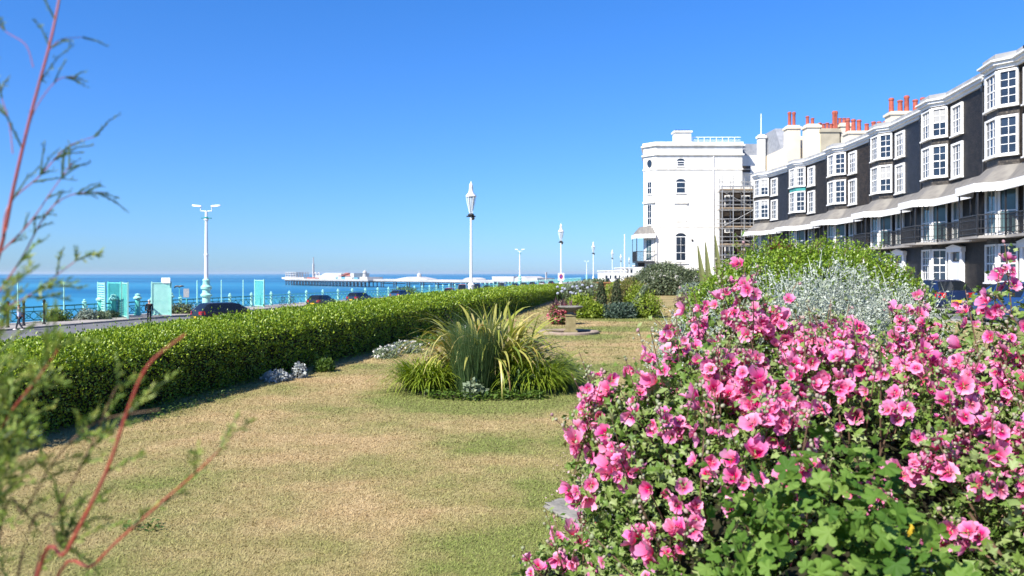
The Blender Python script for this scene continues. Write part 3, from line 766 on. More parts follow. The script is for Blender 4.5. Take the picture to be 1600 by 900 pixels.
# far white seafront blocks
def block(name, label, x0, x1, D, ztop, nw, storeys, m='stucco', roof=None):
    o = thing(name, label, 'building', ((x0+x1)/2, D, ROAD_Z), 0, 'white buildings far along the seafront')
    b = MB(); b.box(x0, x1, D, D+30, ROAD_Z-.2, ztop); b.box(x0-.4, x1+.4, D-.4, D+30, ztop, ztop+.5); b.build('wall', M[m], o, world=True)
    for i in range(nw):
        for s in range(storeys):
            x = x0+(x1-x0)*(i+.5)/nw; z = ROAD_Z+1.2+s*3.0; 
            b = MB(); b.box(x-.55, x+.55, D-.08, D+.05, z, z+1.7); b.build('window', M['glass'], o, world=True)
    return o
block('seafront_building', 'low white building far down the seafront road, leftmost of three', 45, 56, 400, 2.6, 5, 1)
block('seafront_building', 'long white building far down the seafront road behind the flagpole', 57.5, 72, 430, 4.3, 7, 2)
block('seafront_building', 'taller white building far away, half hidden by the white house', 62, 75, 390, 5.2, 5, 2)

# ------------------------------------------------------------------ lantern lamp posts along the garden side of the road
M['lampwhite'] = mat('lamp_white', (.78, .78, .77), .45, .4)
M['lampglass'] = mat('lantern_glass', (.42, .50, .56), .1, .6)
def lantern_post(label, x, D, zb=ROAD_Z):
    top = EYE+5.55; H = top-zb
    o = thing('street_lamp', label, 'street lamp', (x, D, zb), 0, 'white lantern street lamps along the road')
    b = MB(); b.lathe([(.34, 0), (.34, .12), (.24, .2), (.22, 2.4), (.27, 2.5), (.21, 2.6), (.17, 3.1), (.21, 3.2), (.085, 3.35), (.060, H-2.1), (.11, H-2.08), (.11, H-1.98), (.07, H-1.95)], n=12); b.build('pole', M['lampwhite'], o, smooth=True)
    b = MB(); b.box(-.28, .28, -.05, .05, H-2.12, H-2.04); b.ball((0, 0, H-2.0), (.2, .2, .12), 10, 6); b.lathe([(.06, 0), (.11, .12), (.05, .2)], (.12, 0, H-2.3), 8); b.build('bracket', M['iron'], o)
    b = MB(); b.lathe([(.05, H-1.86), (.13, H-1.55), (.21, H-1.2), (.25, H-.86)], n=12); b.build('lantern_glass', M['lampglass'], o, smooth=True)
    b = MB()
    for k in range(6):
        a = 2*PI*k/6; q = lambda r, z: (r*math.cos(a), r*math.sin(a), z)
        b.tube([q(.07, H-1.95), q(.16, H-1.55), q(.25, H-1.2), q(.30, H-.86)], .022, 4)
    b.torus((0, 0, H-.86), .30, .03, n=16); b.build('lantern_frame', M['lampwhite'], o)
    b = MB(); b.lathe([(.33, H-.86), (.31, H-.80), (.15, H-.62), (.11, H-.35), (.12, H-.33), (.10, H-.12), (.05, H-.06), (.03, H), (.005, H+.1)], n=12); b.build('lantern_cap', M['lampwhite'], o, smooth=True)
    return o
lamp_pts = [(-2.5, 50, 'nearest tall white lantern lamp post rising behind the clipped hedge'), (5.5, 92, 'white lantern lamp post carrying the square no parking sign'),
            (14.4, 145, 'third white lantern lamp post along the road, near the hedge end'), (23.5, 192, 'fourth white lantern lamp post, before the far white buildings'),
            (31.5, 237, 'fifth white lantern lamp post, left of the plain flagpole'), (40.6, 284, 'most distant white lantern lamp post, right of the flagpole')]
for i, (x, D, lab) in enumerate(lamp_pts):
    if i == 0: L0 = lantern_post(lab, x, D)
    else: copy_thing(L0, (x, D, ROAD_Z), 0, lab)
fp = thing('flagpole', 'plain tall white flagpole without a flag, beyond the lantern posts', 'flagpole', (px(976, 427, 270).x, 270, ROAD_Z))
b = MB(); b.lathe([(.45, 0), (.45, .5), (.26, .6), (.16, 16.4)], n=10); b.build('pole', M['lampwhite'], fp, smooth=True)
b = MB(); b.ball((0, 0, 16.5), .24, 8, 6); b.build('finial', M['lampwhite'], fp)
# no-parking sign on the second lamp
M['signblue'] = mat('sign_blue', (.02, .06, .30), .4); M['signred'] = mat('sign_red', (.55, .02, .03), .4)
s = thing('parking_sign', 'square white sign with red ringed blue disc on the lamp post', 'sign', (5.5, 91.8, EYE-.75))
s.scale = (.48, 1, .62)
b = MB(); b.box(-.72, .72, -.03, .03, -.1, 1.25); b.build('board', M['white'], s)
def disc(b, r0, r1, y, zc, n=24, a0=0, a1=2*PI):
    v = []; f = []
    for k in range(n+1):
        a = a0+(a1-a0)*k/n; v += [(r0*math.cos(a), y, zc+r0*math.sin(a)), (r1*math.cos(a), y, zc+r1*math.sin(a))]
    b.add(v, [(2*k, 2*k+1, 2*k+3, 2*k+2) for k in range(n)])
b = MB(); disc(b, 0.0, .36, -.036, .62); b.build('blue_disc', M['signblue'], s)
b = MB(); disc(b, .33, .45, -.040, .62); b.obox((0, 0), (1, 0), (0, -1), 0, .01, 0, .01, .62, .63)
b.add([(-.30, -.042, .86), (-.24, -.042, .92), (.30, -.042, .38), (.24, -.042, .32)], [(0, 1, 2, 3)]); b.build('red_ring', M['signred'], s)

# ------------------------------------------------------------------ twin-armed lamps on the sea side
def twin_post(label, x, D):
    H = EYE+6.75-ROAD_Z
    o = thing('promenade_lamp', label, 'street lamp', (x, D, ROAD_Z), 0, 'twin armed lamps along the sea railing')
    b = MB(); b.lathe([(.55, 0), (.55, .5), (.42, .6), (.38, 1.5), (.55, 1.6), (.58, 1.75), (.40, 1.9), (.36, 2.2), (.52, 2.35), (.54, 2.55), (.36, 2.75), (.33, 3.1), (.38, 3.2), (.28, 3.35)], n=12); b.build('pedestal', M['turq_pale'], o, smooth=True)
    b = MB(); b.lathe([(.20, 3.35), (.175, 5.6), (.22, 5.65), (.22, 5.8), (.165, 5.85), (.13, H-1.5), (.22, H-1.45), (.22, H-1.3), (.13, H-1.2), (.11, H-.5)], n=12); b.build('pole', M['lampwhite'], o, smooth=True)
    b = MB(); b.box(-.5, .5, -.1, .1, H-1.28, H-1.18); b.lathe([(.2, H-1.3), (.26, H-1.22), (.14, H-1.1)], n=10); b.build('collar', M['turq_dark'], o)
    for sx in (-1, 1):
        b = MB(); b.tube([(0, 0, H-.55), (sx*.55, 0, H-.52), (sx*.55, 0, H-.18), (sx*.62, 0, H-.12)], .06, 6)
        a = b.build('arm', M['lampwhite'], o)
        b = MB(); b.loft([[(sx*q, -wd, H-.12+zz), (sx*q, wd, H-.12+zz), (sx*q, wd*.7, H+.04+zz), (sx*q, -wd*.7, H+.04+zz)] for q, wd, zz in ((.5, .1, 0), (.7, .17, .02), (1.25, .15, .07), (1.4, .06, .10))])
        b.build('lamp_head', M['lampwhite'], a)
    return o
T0 = twin_post('nearest twin armed lamp with turquoise base beside the dark parked car', -30.6, 82)
copy_thing(T0, (2.2, 231, ROAD_Z), R(-8), 'second twin armed lamp, standing before the pier shore end')
copy_thing(T0, (41.0, 450, ROAD_Z), R(-8), 'most distant twin armed lamp, small, left of the third lantern post')

# ------------------------------------------------------------------ sea railing
Y0, Y1 = 52.0, 420.0
rl = thing('sea_railing', 'turquoise cast iron railing with posts along the cliff edge promenade', 'railing', (rail_at(60), 60, ROAD_Z+.12))
zb = ROAD_Z+.12
py_ = []; y = Y0
while y < Y1: py_.append(y); y += 4.1
prot = None
for y in py_[:99]:
    if prot is None:
        b = MB(); b.box(-.11, .11, -.11, .11, 0, 1.3); b.box(-.16, .16, -.16, .16, 0, .22); b.lathe([(.12, 1.3), (.2, 1.34), (.2, 1.4), (.09, 1.46), (.13, 1.54), (.05, 1.62)], n=8)
        prot = b.build('post', M['turq_pale'], rl); pm = prot
        prot.location = Vector((rail_at(y), y, zb))-rl.location
    else:
        c = pm.copy(); COL.objects.link(c); c.parent = rl; c.location = Vector((rail_at(y), y, zb))-rl.location
for y0, y1 in zip(py_, py_[1:]):
    A = Vector((rail_at(y0), y0)); B = Vector((rail_at(y1), y1)); d = (B-A); L = d.length; d.normalize(); nn = Vector((d.y, -d.x))
    b = MB(); O = lambda u0, u1, z0, z1, t=.03: b.obox(A, d, nn, u0, u1, -t, t, zb+z0, zb+z1)
    O(.1, L-.1, 1.12, 1.22, .05); O(.1, L-.1, .80, .87); O(.1, L-.1, .14, .19)
    far = y0 > 190
    k = 4
    for i in range(k):
        u0 = .1+(L-.2)*i/k; u1 = .1+(L-.2)*(i+1)/k
        P = lambda u, z: (A.x+d.x*u, A.y+d.y*u, zb+z)
        b.tube([P(u0, .19), P(u1, .82)], .036, 4); b.tube([P(u0, .82), P(u1, .19)], .036, 4)
        if not far: 
            pts = [P((u0+u1)/2+.2*math.cos(a), .505+.2*math.sin(a)) for a in np.linspace(0, 2*PI, 13)]
            b.tube(pts, .024, 4)
        O(u0-.02, u0+.02, .86, 1.15, .02)
    b.build('lattice_panel', M['turq_deep'] if y0 < 92 else M['turq'], rl, world=True)

# old stone piers and planted strip at the cliff edge
def prom_pillar(x, label, y=None, h=2.0):
    D = y; o = thing('railing_pillar', label, 'pillar', (x, D, ROAD_Z+.12), 0, 'turquoise capped pillars in the sea railing')
    b = MB(); b.lathe([(.34, 0), (.34, .2), (.24, .25), (.22, h-.45)], n=8); b.build('shaft', M['turq'], o)
    b = MB(); b.lathe([(.24, h-.45), (.36, h-.38), (.38, h-.28), (.3, h-.2), (.2, h-.1), (.26, h), (.06, h+.1)], n=10); b.build('cap', M['turq_pale'], o, smooth=True)
for (xx, D, lab) in ((144, 70, 'capped turquoise pillar left of the slatted screen'), (172, 71.5, 'capped turquoise pillar in front of the dark screen panel'), (206, 74.5, 'capped turquoise pillar just right of the slatted screen enclosure'), (276, 79, 'capped turquoise pillar right of the pale solid screen')):
    prom_pillar(rail_at(D)-.1+.25, lab, D, 1.85)

# tall screens
def screen(name, label, cat, A, B, h, mm, slat='v', pitch=.12, width=.05, zb=ROAD_Z+.12, frame='turq_pale'):
    A = Vector(A); B = Vector(B); d = B-A; L = d.length; d.normalize(); nn = Vector((d.y, -d.x))
    o = thing(name, label, cat, (A.x, A.y, zb), 0, 'turquoise screens on the promenade')
    b = MB(); b.obox(A, d, nn, 0, .12, -.06, .06, zb, zb+h+.1); b.obox(A, d, nn, L-.12, L, -.06, .06, zb, zb+h+.1); b.obox(A, d, nn, .12, L-.12, -.05, .05, zb+h-.06, zb+h+.02); b.obox(A, d, nn, .12, L-.12, -.05, .05, zb+.1, zb+.18)
    b.build('frame', M[frame], o, world=True)
    b = MB()
    if slat == 'v':
        for u in np.arange(.14, L-.14, pitch): b.obox(A, d, nn, u, u+width, -.012, .012, zb+.18, zb+h-.06)
    elif slat == 'h':
        for z in np.arange(.2, h-.1, pitch): b.obox(A, d, nn, .12, L-.12, -.012, .012, zb+z, zb+z+width)
    else:
        for u in np.arange(.14, L-.14, pitch): b.obox(A, d, nn, u, u+width, -.01, .002, zb+.18, zb+h-.06)
        for z in np.arange(.2, h-.1, pitch): b.obox(A, d, nn, .12, L-.12, .003, .012, zb+z, zb+z+width)
    b.build('mesh_panel', M[mm], o, world=True)
    return o
hs = 3.05
screen('slatted_screen', 'pale slatted turquoise panel, left side of the open enclosure', 'screen', px(153, 427, 70.5).xy, px(164.5, 427, 69).xy, 2.95, 'turq_pale', 'h', .2, .11)
screen('mesh_screen', 'dark turquoise mesh panel at the back of the enclosure', 'screen', px(169, 427, 72.5).xy, px(189.5, 427, 71.5).xy, 2.95, 'turq_dark', 'g', .10, .045, frame='turq')
screen('slatted_screen', 'bright turquoise barred gate at the right of the enclosure', 'screen', px(191, 427, 71).xy, px(200, 427, 68).xy, 2.95, 'turq', 'v', .16, .08)
screen('mesh_screen', 'pale turquoise mesh screen standing behind the man in black', 'screen', px(236, 427, 72.2).xy, px(268, 427, 72.6).xy, 2.95, 'turq_pale', 'g', .10, .078)
screen('mesh_screen', 'turquoise screen of close bars right of the twin armed lamp', 'screen', px(398, 427, 92.5).xy, px(413, 427, 91).xy, 3.0, 'turq', 'v', .2, .1)
s = thing('notice_board', 'blank white board fixed to the top of the pale mesh screen', 'sign', (px(258.5, 427, 72.4).x, 72.4, .83)); b = MB(); b.box(-.36, .42, -.02, .02, 0, .48); b.build('board', M['white'], s)
b = MB(); b.box(-.3, -.26, .021, .06, -.3, .4); b.box(.3, .34, .021, .06, -.3, .4); b.build('bracket', M['turq_pale'], s)
# thin tall posts
for i, (xx, D, lab) in enumerate(((28, 62, 'thin tall turquoise pole behind the walking woman'), (100, 65, 'thin tall turquoise pole left of the slatted screen'), (308, 82, 'thin tall turquoise pole left of the twin armed lamp'), (346, 86, 'thin tall turquoise pole right of the twin armed lamp'), (380, 90, 'thin tall turquoise pole left of the close barred screen'))):
    if i == 0:
        pole0 = thing('fence_pole', lab, 'pole', (px(xx, 427, D).x, D, ROAD_Z), 0, 'thin tall turquoise poles')
        b = MB(); b.box(-.09, .09, -.09, .09, .0, .3); b.build('base', M['turq'], pole0); b = MB(); b.lathe([(.06, .3), (.055, 3.15), (.02, 3.2)], n=8); b.build('shaft', M['turq_pale'], pole0)
    else: copy_thing(pole0, (px(xx, 427, D).x, D, ROAD_Z), 0, lab)
for i, (xx, D, lab) in enumerate(((12, 57, 'black bollard at the left edge of the promenade'), (37, 59, 'black bollard just right of the walking woman'), (69, 61, 'black bollard farthest from the left edge'))):
    if i == 0:
        bol = thing('bollard', lab, 'bollard', (px(xx, 427, D).x, D, ROAD_Z), 0, 'black bollards by the road')
        b = MB(); b.lathe([(.13, 0), (.13, .2), (.085, .25), (.085, 1.75), (.11, 1.8), (.11, 1.9), (.02, 1.98)], n=10); b.build('shaft', M['iron'], bol, smooth=True)
        b = MB(); b.torus((0, 0, 1.5), .088, .02, n=12); b.build('band', M['iron'], bol)
    else: copy_thing(bol, (px(xx, 427, D).x, D, ROAD_Z), 0, lab)
s = thing('wall_plate', 'small dark scroll shaped sign on the mesh fence above the railing', 'sign', (px(280, 445, 80.5).x, 80.5, EYE-1.35))
b = MB(); b.tube([(-.5, 0, -.1), (-.36, 0, .05), (-.2, 0, .1), (0, 0, .04), (.25, 0, .1), (.5, 0, .08)], [.03, .09, .08, .1, .09, .04], 6); b.build('scroll', M['black'], s)
b = MB(); b.tube([(0, .06, -2.5), (0, .06, .04)], .03, 6); b.build('post', M['turq'], s)
s = thing('information_board', 'small grey notice panel on a post by the sea railing', 'sign', (px(291, 458, 80).x, 80, ROAD_Z))
b = MB(); b.box(-.27, .27, -.02, .02, 1.55, 2.4); b.build('panel', mat('notice_grey', (.22, .24, .27), .5, col2=(.34, .33, .32), scale=6), s); b = MB(); b.lathe([(.04, 0), (.04, 2.2)], (0, .07, 0), 6); b.build('post', M['turq'], s)

# ------------------------------------------------------------------ parked cars
def car_mats(name, col): return mat(name, col, .25, .6)
def make_car(label, col, loc, yaw, kind='hatch', plate=True):
    """length along +y (front), base at the tyres"""
    o = thing('parked_car', label, 'car', loc, yaw, 'cars parked along the seafront')
    T = 1.46 if kind != 'van' else 1.95
    k = T-1.46
    # y, bottom, belt, top, half width belt, half width top, glass side, glass top band
    S = [(-2.12, .42, .62, .66, .66, .60, 0, 0), (-2.08, .30, .86, .92, .80, .70, 0, 0), (-2.0, .26, .93, 1.0, .84, .72, 0, 1), (-1.62, .24, .95, T-.06, .865, .60, 0, 0), (-1.5, .24, .95, T-.02, .87, .60, 1, 0),
         (-.85, .24, .94, T, .875, .61, 0, 0), (-.78, .24, .94, T, .875, .61, 1, 0), (.05, .24, .93, T-.01, .875, .60, 0, 0), (.12, .24, .93, T-.02, .875, .60, 1, 0), (.48, .24, .92, T-.10, .87, .60, 0, 1),
         (1.12, .24, .90, .96+k*.3, .86, .70, 0, 0), (1.75, .25, .78, .83, .83, .66, 0, 0), (2.05, .28, .62, .68, .76, .58, 0, 0), (2.14, .36, .54, .58, .66, .5, 0, 0)]
    rings = []
    for (y, zb_, zl, zt, wb, wt, _, _) in S:
        h = [(wb*.80, zb_), (wb*.98, zb_+.10), (wb, (zb_+zl)/2+.03), (wb*.965, zl), (wt, zt-.035), (wt*.82, zt), (0, zt+.015)]
        ring = [(x, y, z) for x, z in h]+[(-x, y, z) for x, z in h[:-1][::-1]]
        rings.append(ring)
    n = len(rings[0]); b = MB(); g = MB(); fb = []; fs_ = []; fw = []
    for i in range(len(S)-1):
        for q in range(n):
            f = (i*n+q, i*n+(q+1) % n, (i+1)*n+(q+1) % n, (i+1)*n+q)
            side = q in (3, n-5); topb = q in (4, 5, 6, 7)
            if S[i][6] and side: fs_.append(f)
            elif S[i][7] and topb: fw.append((i, f))
            else: fb.append(f)
    V = [p for r in rings for p in r]
    fb += [tuple(range(n))[::-1], tuple(range((len(S)-1)*n, len(S)*n))]
    b.add(V, fb); b.build('body', col, o, smooth=True, sharp=32)
    def sub(fl, name):
        m_ = MB(); used = sorted({v for f in fl for v in f}); mp = {v: j for j, v in enumerate(used)}
        m_.add([V[v] for v in used], [tuple(mp[v] for v in f) for f in fl]); return m_.build(name, M['carglass'], o)
    half = [f for f in fs_ if V[f[0]][0] > 0]; sub(half, 'side_window'); sub([f for f in fs_ if V[f[0]][0] < 0], 'side_window')
    sub([f for i, f in fw if i < 5], 'rear_window'); sub([f for i, f in fw if i > 5], 'windscreen')
    for sx in (-1, 1):
        for wy in (-1.32, 1.33):
            b = MB(); b.torus((sx*.79, wy, .31), .22, .095, 'x', 20, 8); w_ = b.build('wheel', M['tyre'], o, smooth=True)
            b = MB(); b.v = []; b.lathe([(.2, -.05), (.2, .05), (.06, .07), (.03, .07)], n=12); b.v = [(sx*(.80+z), wy+x, .31+y) for x, y, z in b.v]; b.build('rim', M['rim'], w_)
        b = MB(); b.loft([[(sx*.50, -2.135, z) for z in (.70, .90)]+[(sx*.50, -2.02, z) for z in (.94, .70)], [(sx*.79, -2.09, .72), (sx*.80, -2.05, .92), (sx*.83, -1.9, .95), (sx*.86, -1.85, .72)]]); b.build('tail_light', M['redlamp'], o)
        b = MB(); b.loft([[(sx*.42, 2.13, .50), (sx*.42, 2.11, .60), (sx*.42, 1.95, .68), (sx*.42, 1.95, .52)], [(sx*.74, 2.02, .52), (sx*.76, 1.98, .66), (sx*.82, 1.7, .76), (sx*.84, 1.7, .6)]]); b.build('headlight', M['headlamp'], o)
        b = MB(); b.ball((sx*.97, .72, .98), (.1, .06, .07), 8, 6); b.build('mirror', col, o)
    b = MB(); b.box(-.26, .26, -2.15, -2.10, .48, .6); b.build('number_plate', M['plate'], o)
    return o
cm = {'black': car_mats('car_black', (.014, .016, .022)), 'navy': car_mats('car_navy', (.008, .016, .05)), 'red': car_mats('car_red', (.30, .015, .02)), 'white': car_mats('car_white', (.75, .75, .75)),
      'silver': car_mats('car_silver', (.35, .36, .38)), 'blue': car_mats('car_blue', (.015, .05, .16)), 'grey': car_mats('car_grey', (.06, .065, .075)), 'pink': car_mats('van_pale_red', (.50, .16, .15))}
def dirn(D): 
    v = Vector((rail_at(D+5)-rail_at(D-5), 10)); return -math.atan2(v.x, v.y)
CARS = [('black', 357, 63, -42, 'dark estate car with red tail lights right behind the hedge, nearest on the road', 'hatch', .55),
        ('black', 504, 93, -18, 'black hatchback first in the row beside the railing', 'hatch', .35), ('navy', 563, 106, -22, 'dark car second in the row beside the railing', 'hatch', .3),
        ('blue', 627, 120, -22, 'dark blue car next to the round bush on the promenade', 'hatch', .2), ('red', 704, 137, -8, 'small dark red car left of the nearest lantern post', 'hatch', 0),
        ('pink', 724, 148, -6, 'pale red van right behind the dark red car', 'van', 0), ('blue', 747, 158, -8, 'dark blue car just right of the nearest lantern post', 'van', 0),
        ('navy', 763, 168, -8, 'dark navy car before the white van', 'hatch', 0), ('white', 786, 180, -14, 'white van parked by the railing before the pier', 'van', .2),
        ('black', 806, 200, -12, 'black car just right of the white van', 'hatch', .2), ('grey', 820, 214, -12, 'dark grey car near the second twin armed lamp', 'hatch', .2),
        ('navy', 833, 232, -12, 'dark navy car beyond the second twin armed lamp', 'hatch', .2), ('silver', 848, 246, -12, 'silver car near the no parking sign', 'hatch', .2),
        ('black', 862, 262, -12, 'small distant black car left of the no parking sign', 'hatch', .2), ('grey', 950, 330, -10, 'far dark car below the white seafront blocks, left one', 'van', .2), ('black', 966, 330, -10, 'far black car below the white seafront blocks, middle one', 'van', .2), ('silver', 984, 330, -10, 'far silver car below the white seafront blocks, right one', 'van', .2)]
for c, xx, D, yaw, lab, kind, dz in CARS:
    o = make_car(lab, cm[c], (px(xx, 427, D).x, D, ROAD_Z), R(yaw), kind)
    if D == 63: o.scale = (1.10, 1.26, 1.15)
make_car('dark blue car parked by the terrace railings behind the pink flowers', cm['navy'], (19.0, 37.2, -.05), R(2), 'hatch')['group'] = 'cars parked along the terrace'
make_car('dark navy car at the right edge below the ROY house', cm['blue'], (17.6, 28.6, -.05), R(2), 'hatch')['group'] = 'cars parked along the terrace'

# bicycle leaning at the railing
def bicycle(label, x, D, yaw):
    o = thing('bicycle', label, 'bicycle', (x, D, ROAD_Z+.12), yaw, 'bicycles left at the sea railing')
    for y in (-.52, .52):
        b = MB(); b.torus((0, y, .34), .32, .022, 'x', 20, 5)
        for k in range(6):
            a = PI*k/6; b.tube([(0, y-.3*math.cos(a), .34-.3*math.sin(a)), (0, y+.3*math.cos(a), .34+.3*math.sin(a))], .004, 3)
        b.build('wheel', M['tyre'], o)
    b = MB(); 
    for p, q in (((0, -.52, .34), (0, -.08, .32)), ((0, -.52, .34), (0, -.2, .82)), ((0, -.08, .32), (0, -.22, .9)), ((0, -.08, .32), (0, .36, .8)), ((0, -.19, .8), (0, .36, .84)), ((0, .52, .34), (0, .34, .95))): b.tube([p, q], .02, 5)
    b.build('frame', M['iron'], o)
    b = MB(); b.tube([(-.28, .25, 1.0), (0, .36, .97), (.28, .25, 1.0)], .016, 5); b.build('handlebar', M['iron'], o)
    b = MB(); b.ball((0, -.24, .93), (.08, .14, .04), 8, 5); b.build('saddle', M['tyre'], o)
bicycle('bicycle leaning at the railing left of the black hatchback', px(438, 427, 97).x+.3, 97, R(-14))
bicycle('second bicycle at the railing, closer to the black hatchback', px(452, 427, 99.5).x+.3, 99.5, R(-14))

# ------------------------------------------------------------------ people on the road
def skin_obj(name, joints, edges, m, parent, sub=1, root=0):
    me = bpy.data.meshes.new(name); me.from_pydata([j[:3] for j in joints], edges, []); me.update()
    o = bpy.data.objects.new(name, me); link(o, parent)
    md = o.modifiers.new('skin', 'SKIN'); md.use_smooth_shade = True
    for v, j in zip(me.skin_vertices[0].data, joints): v.radius = (j[3], j[4] if len(j) > 4 else j[3])
    me.skin_vertices[0].data[root].use_root = True
    sb = o.modifiers.new('sub', 'SUBSURF'); sb.levels = sub; sb.render_levels = sub
    dg = bpy.context.evaluated_depsgraph_get(); dg.update()
    nm = bpy.data.meshes.new_from_object(o.evaluated_get(dg)); o.modifiers.clear(); o.data = nm; bpy.data.meshes.remove(me); nm.name = name
    nm.materials.clear(); nm.materials.append(m)
    return o
def person(label, loc, yaw, stride, top, trou, hair, armswing, shoe, bag=None):
    p = thing('person', label, 'person', loc, yaw, 'people walking on the seafront road')
    s = stride; a = armswing
    J = [(0, 0, .95, .13, .10), (0, 0, 1.2, .135, .10), (0, .01, 1.40, .14, .09), (0, .02, 1.49, .06, .06), (0, .03, 1.58, .075, .085), (0, .04, 1.66, .085, .10), (0, .035, 1.73, .06, .07),
         (.19, .01, 1.40, .055), (.25, -.05+a*.3, 1.13, .045), (.25, .02+a, .90, .035), (.25, .05+a*1.2, .82, .035),
         (-.19, .01, 1.40, .055), (-.25, -.05-a*.3, 1.13, .045), (-.25, .04-a, .90, .035), (-.25, .06-a*1.2, .82, .035),
         (.09, 0, .88, .085), (.09, s*.5+.03, .49, .06), (.09, s, .09, .042), (.10, s+.14, .045, .04),
         (-.09, 0, .88, .085), (-.09, -s*.35+.05, .49, .06), (-.09, -s-.04, .11, .042), (-.10, -s+.10, .05, .04)]
    E = [(0, 1), (1, 2), (2, 3), (3, 4), (4, 5), (5, 6), (2, 7), (7, 8), (8, 9), (9, 10), (2, 11), (11, 12), (12, 13), (13, 14), (0, 15), (15, 16), (16, 17), (17, 18), (0, 19), (19, 20), (20, 21), (21, 22)]
    skin_obj('body', J, E, M['skin'], p)
    g = 1.22
    jk = [(0, 0, .84, .17, .135), (0, 0, 1.2, .165, .125), (0, .01, 1.40, .165, .11), (.20, .01, 1.40, .075), (.255, -.05+a*.3, 1.13, .065), (.252, .02+a, .90, .052), (-.20, .01, 1.40, .075), (-.255, -.05-a*.3, 1.13, .065), (-.252, .04-a, .90, .052), (0, .015, 1.47, .09, .08)]
    skin_obj('jacket', jk, [(0, 1), (1, 2), (2, 3), (3, 4), (4, 5), (2, 6), (6, 7), (7, 8), (2, 9)], top, p)
    tr = [(0, 0, .93, .14, .11)]+[(x, y, z, r*1.25) for x, y, z, r in (J[15], J[16], J[17], J[19], J[20], J[21])]
    skin_obj('trousers', tr, [(0, 1), (1, 2), (2, 3), (0, 4), (4, 5), (5, 6)], trou, p)
    for i0, i1 in ((17, 18), (21, 22)):
        b = MB(); A = Vector(J[i0][:3]); B = Vector(J[i1][:3]); c = (A+B)/2; b.ball((c.x, c.y, .055), (.055, .14, .05), 10, 6); b.build('shoe', shoe, p, smooth=True)
    b = MB(); b.ball((0, .02, 1.70), (.095, .11, .085), 12, 8); b.build('hair', hair, p, smooth=True)
    for sx in (-1, 1):
        b = MB(); b.ball((sx*.033, .128, 1.665), (.012, .008, .009), 6, 5); b.build('eye', M['black'], p)
    if bag:
        b = MB(); b.ball((.30, .0, .98), (.06, .14, .14), 10, 7); b.tube([(.27, 0, 1.1), (.2, .03, 1.45), (-.02, .1, 1.42)], .012, 5); b.build('bag', bag, p)
    return p
dark = mat('black_cloth', (.010, .010, .012), .8, .2); dark2 = mat('dark_trousers', (.014, .015, .02), .8, .2)
M1 = px(233, 503, 66); M2 = px(30, 514, 56)
person('man with white hair in long black coat and trousers walking past the screens', (M1.x, 66, ROAD_Z), R(15), .10, dark, dark2, mat('white_hair', (.6, .58, .55), .8), .06, M['black'])
person('woman in a pale blue top with tan shoulder bag striding at the left', (M2.x, 56, ROAD_Z), R(100), .24, mat('blue_top', (.22, .27, .42), .8, col2=(.55, .52, .55), scale=5), mat('dark_jeans', (.03, .035, .05), .8), mat('brown_hair', (.16, .10, .06), .8), .12, M['white'], mat('tan_bag', (.45, .20, .10), .7))

# ------------------------------------------------------------------ the pier
PA = Vector((-372, 1400)); PB = Vector((48, 900)); PD = (PB-PA).normalized(); PN = Vector((PD.y, -PD.x)); PL = (PB-PA).length
DZ = -8.1
pr = thing('pleasure_pier', 'long white pleasure pier on dark iron legs reaching out to sea', 'pier', (PA.x, PA.y, SEA_Z))
def pt(xx):
    k = (xx-800)/1280; t = (k*1400+372)/(420+k*500); return t*PL
HB = pt(592)
def pbox(name, m, x0, x1, o0, o1, z0, z1): 
    b = MB(); b.obox(PA, PD, PN, pt(x0), pt(x1), o0, o1, DZ+z0, DZ+z1); return b.build(name, m, pr, world=True)
b = MB(); b.obox(PA, PD, PN, 0, HB, -18, 18, DZ-1.6, DZ); b.obox(PA, PD, PN, HB, PL+40, -9, 9, DZ-1.4, DZ); b.build('deck', M['deck'], pr, world=True)
b = MB(); b.obox(PA, PD, PN, .5, HB-.5, -17.4, 17.4, DZ-3.4, DZ-1.61); b.obox(PA, PD, PN, HB, PL+40, -8.6, 8.6, DZ-2.6, DZ-1.41); b.build('girders', M['pile'], pr, world=True)
b = MB()
for o_ in (-18.2, 18.2): b.obox(PA, PD, PN, 0, HB, o_-.1, o_+.1, DZ+.0, DZ+1.2)
for o_ in (-9.1, 9.1): b.obox(PA, PD, PN, HB, PL+40, o_-.1, o_+.1, DZ+.0, DZ+1.6)
b.build('balustrade', M['deck'], pr, world=True)
b = MB(); b.lathe([(.8, 0), (.8, DZ-1.5-SEA_Z+.5)], n=6); p0 = b.build('pile', M['pile'], pr)
us = [(u, o_) for u in np.arange(2, HB, 11) for o_ in (16, 2)]
us += [(u+q*6, o_) for u in np.arange(HB+18, PL, 34) for q in (0, 1) for o_ in (7,)]
for i, (u, o_) in enumerate(us[:98]):
    q = p0 if i == 0 else p0.copy()
    if i: COL.objects.link(q); q.parent = pr
    P = PA+PD*u+PN*o_; q.location = (P.x-PA.x, P.y-PA.y, -.5)
b = MB()
for u in np.arange(HB+18, PL, 34):
    b.obox(PA, PD, PN, u-1, u+7, -8, 8, DZ-5.2, DZ-4.2)
for u in np.arange(4, HB-12, 11):
    for o_ in (16,):
        P = lambda uu, z: tuple((PA+PD*uu+PN*o_))+(z,)
        b.tube([P(u, DZ-3), P(u+9, SEA_Z+1)], .35, 4); b.tube([P(u+9, DZ-3), P(u, SEA_Z+1)], .35, 4)
b.build('bracing', M['pile'], pr, world=True)
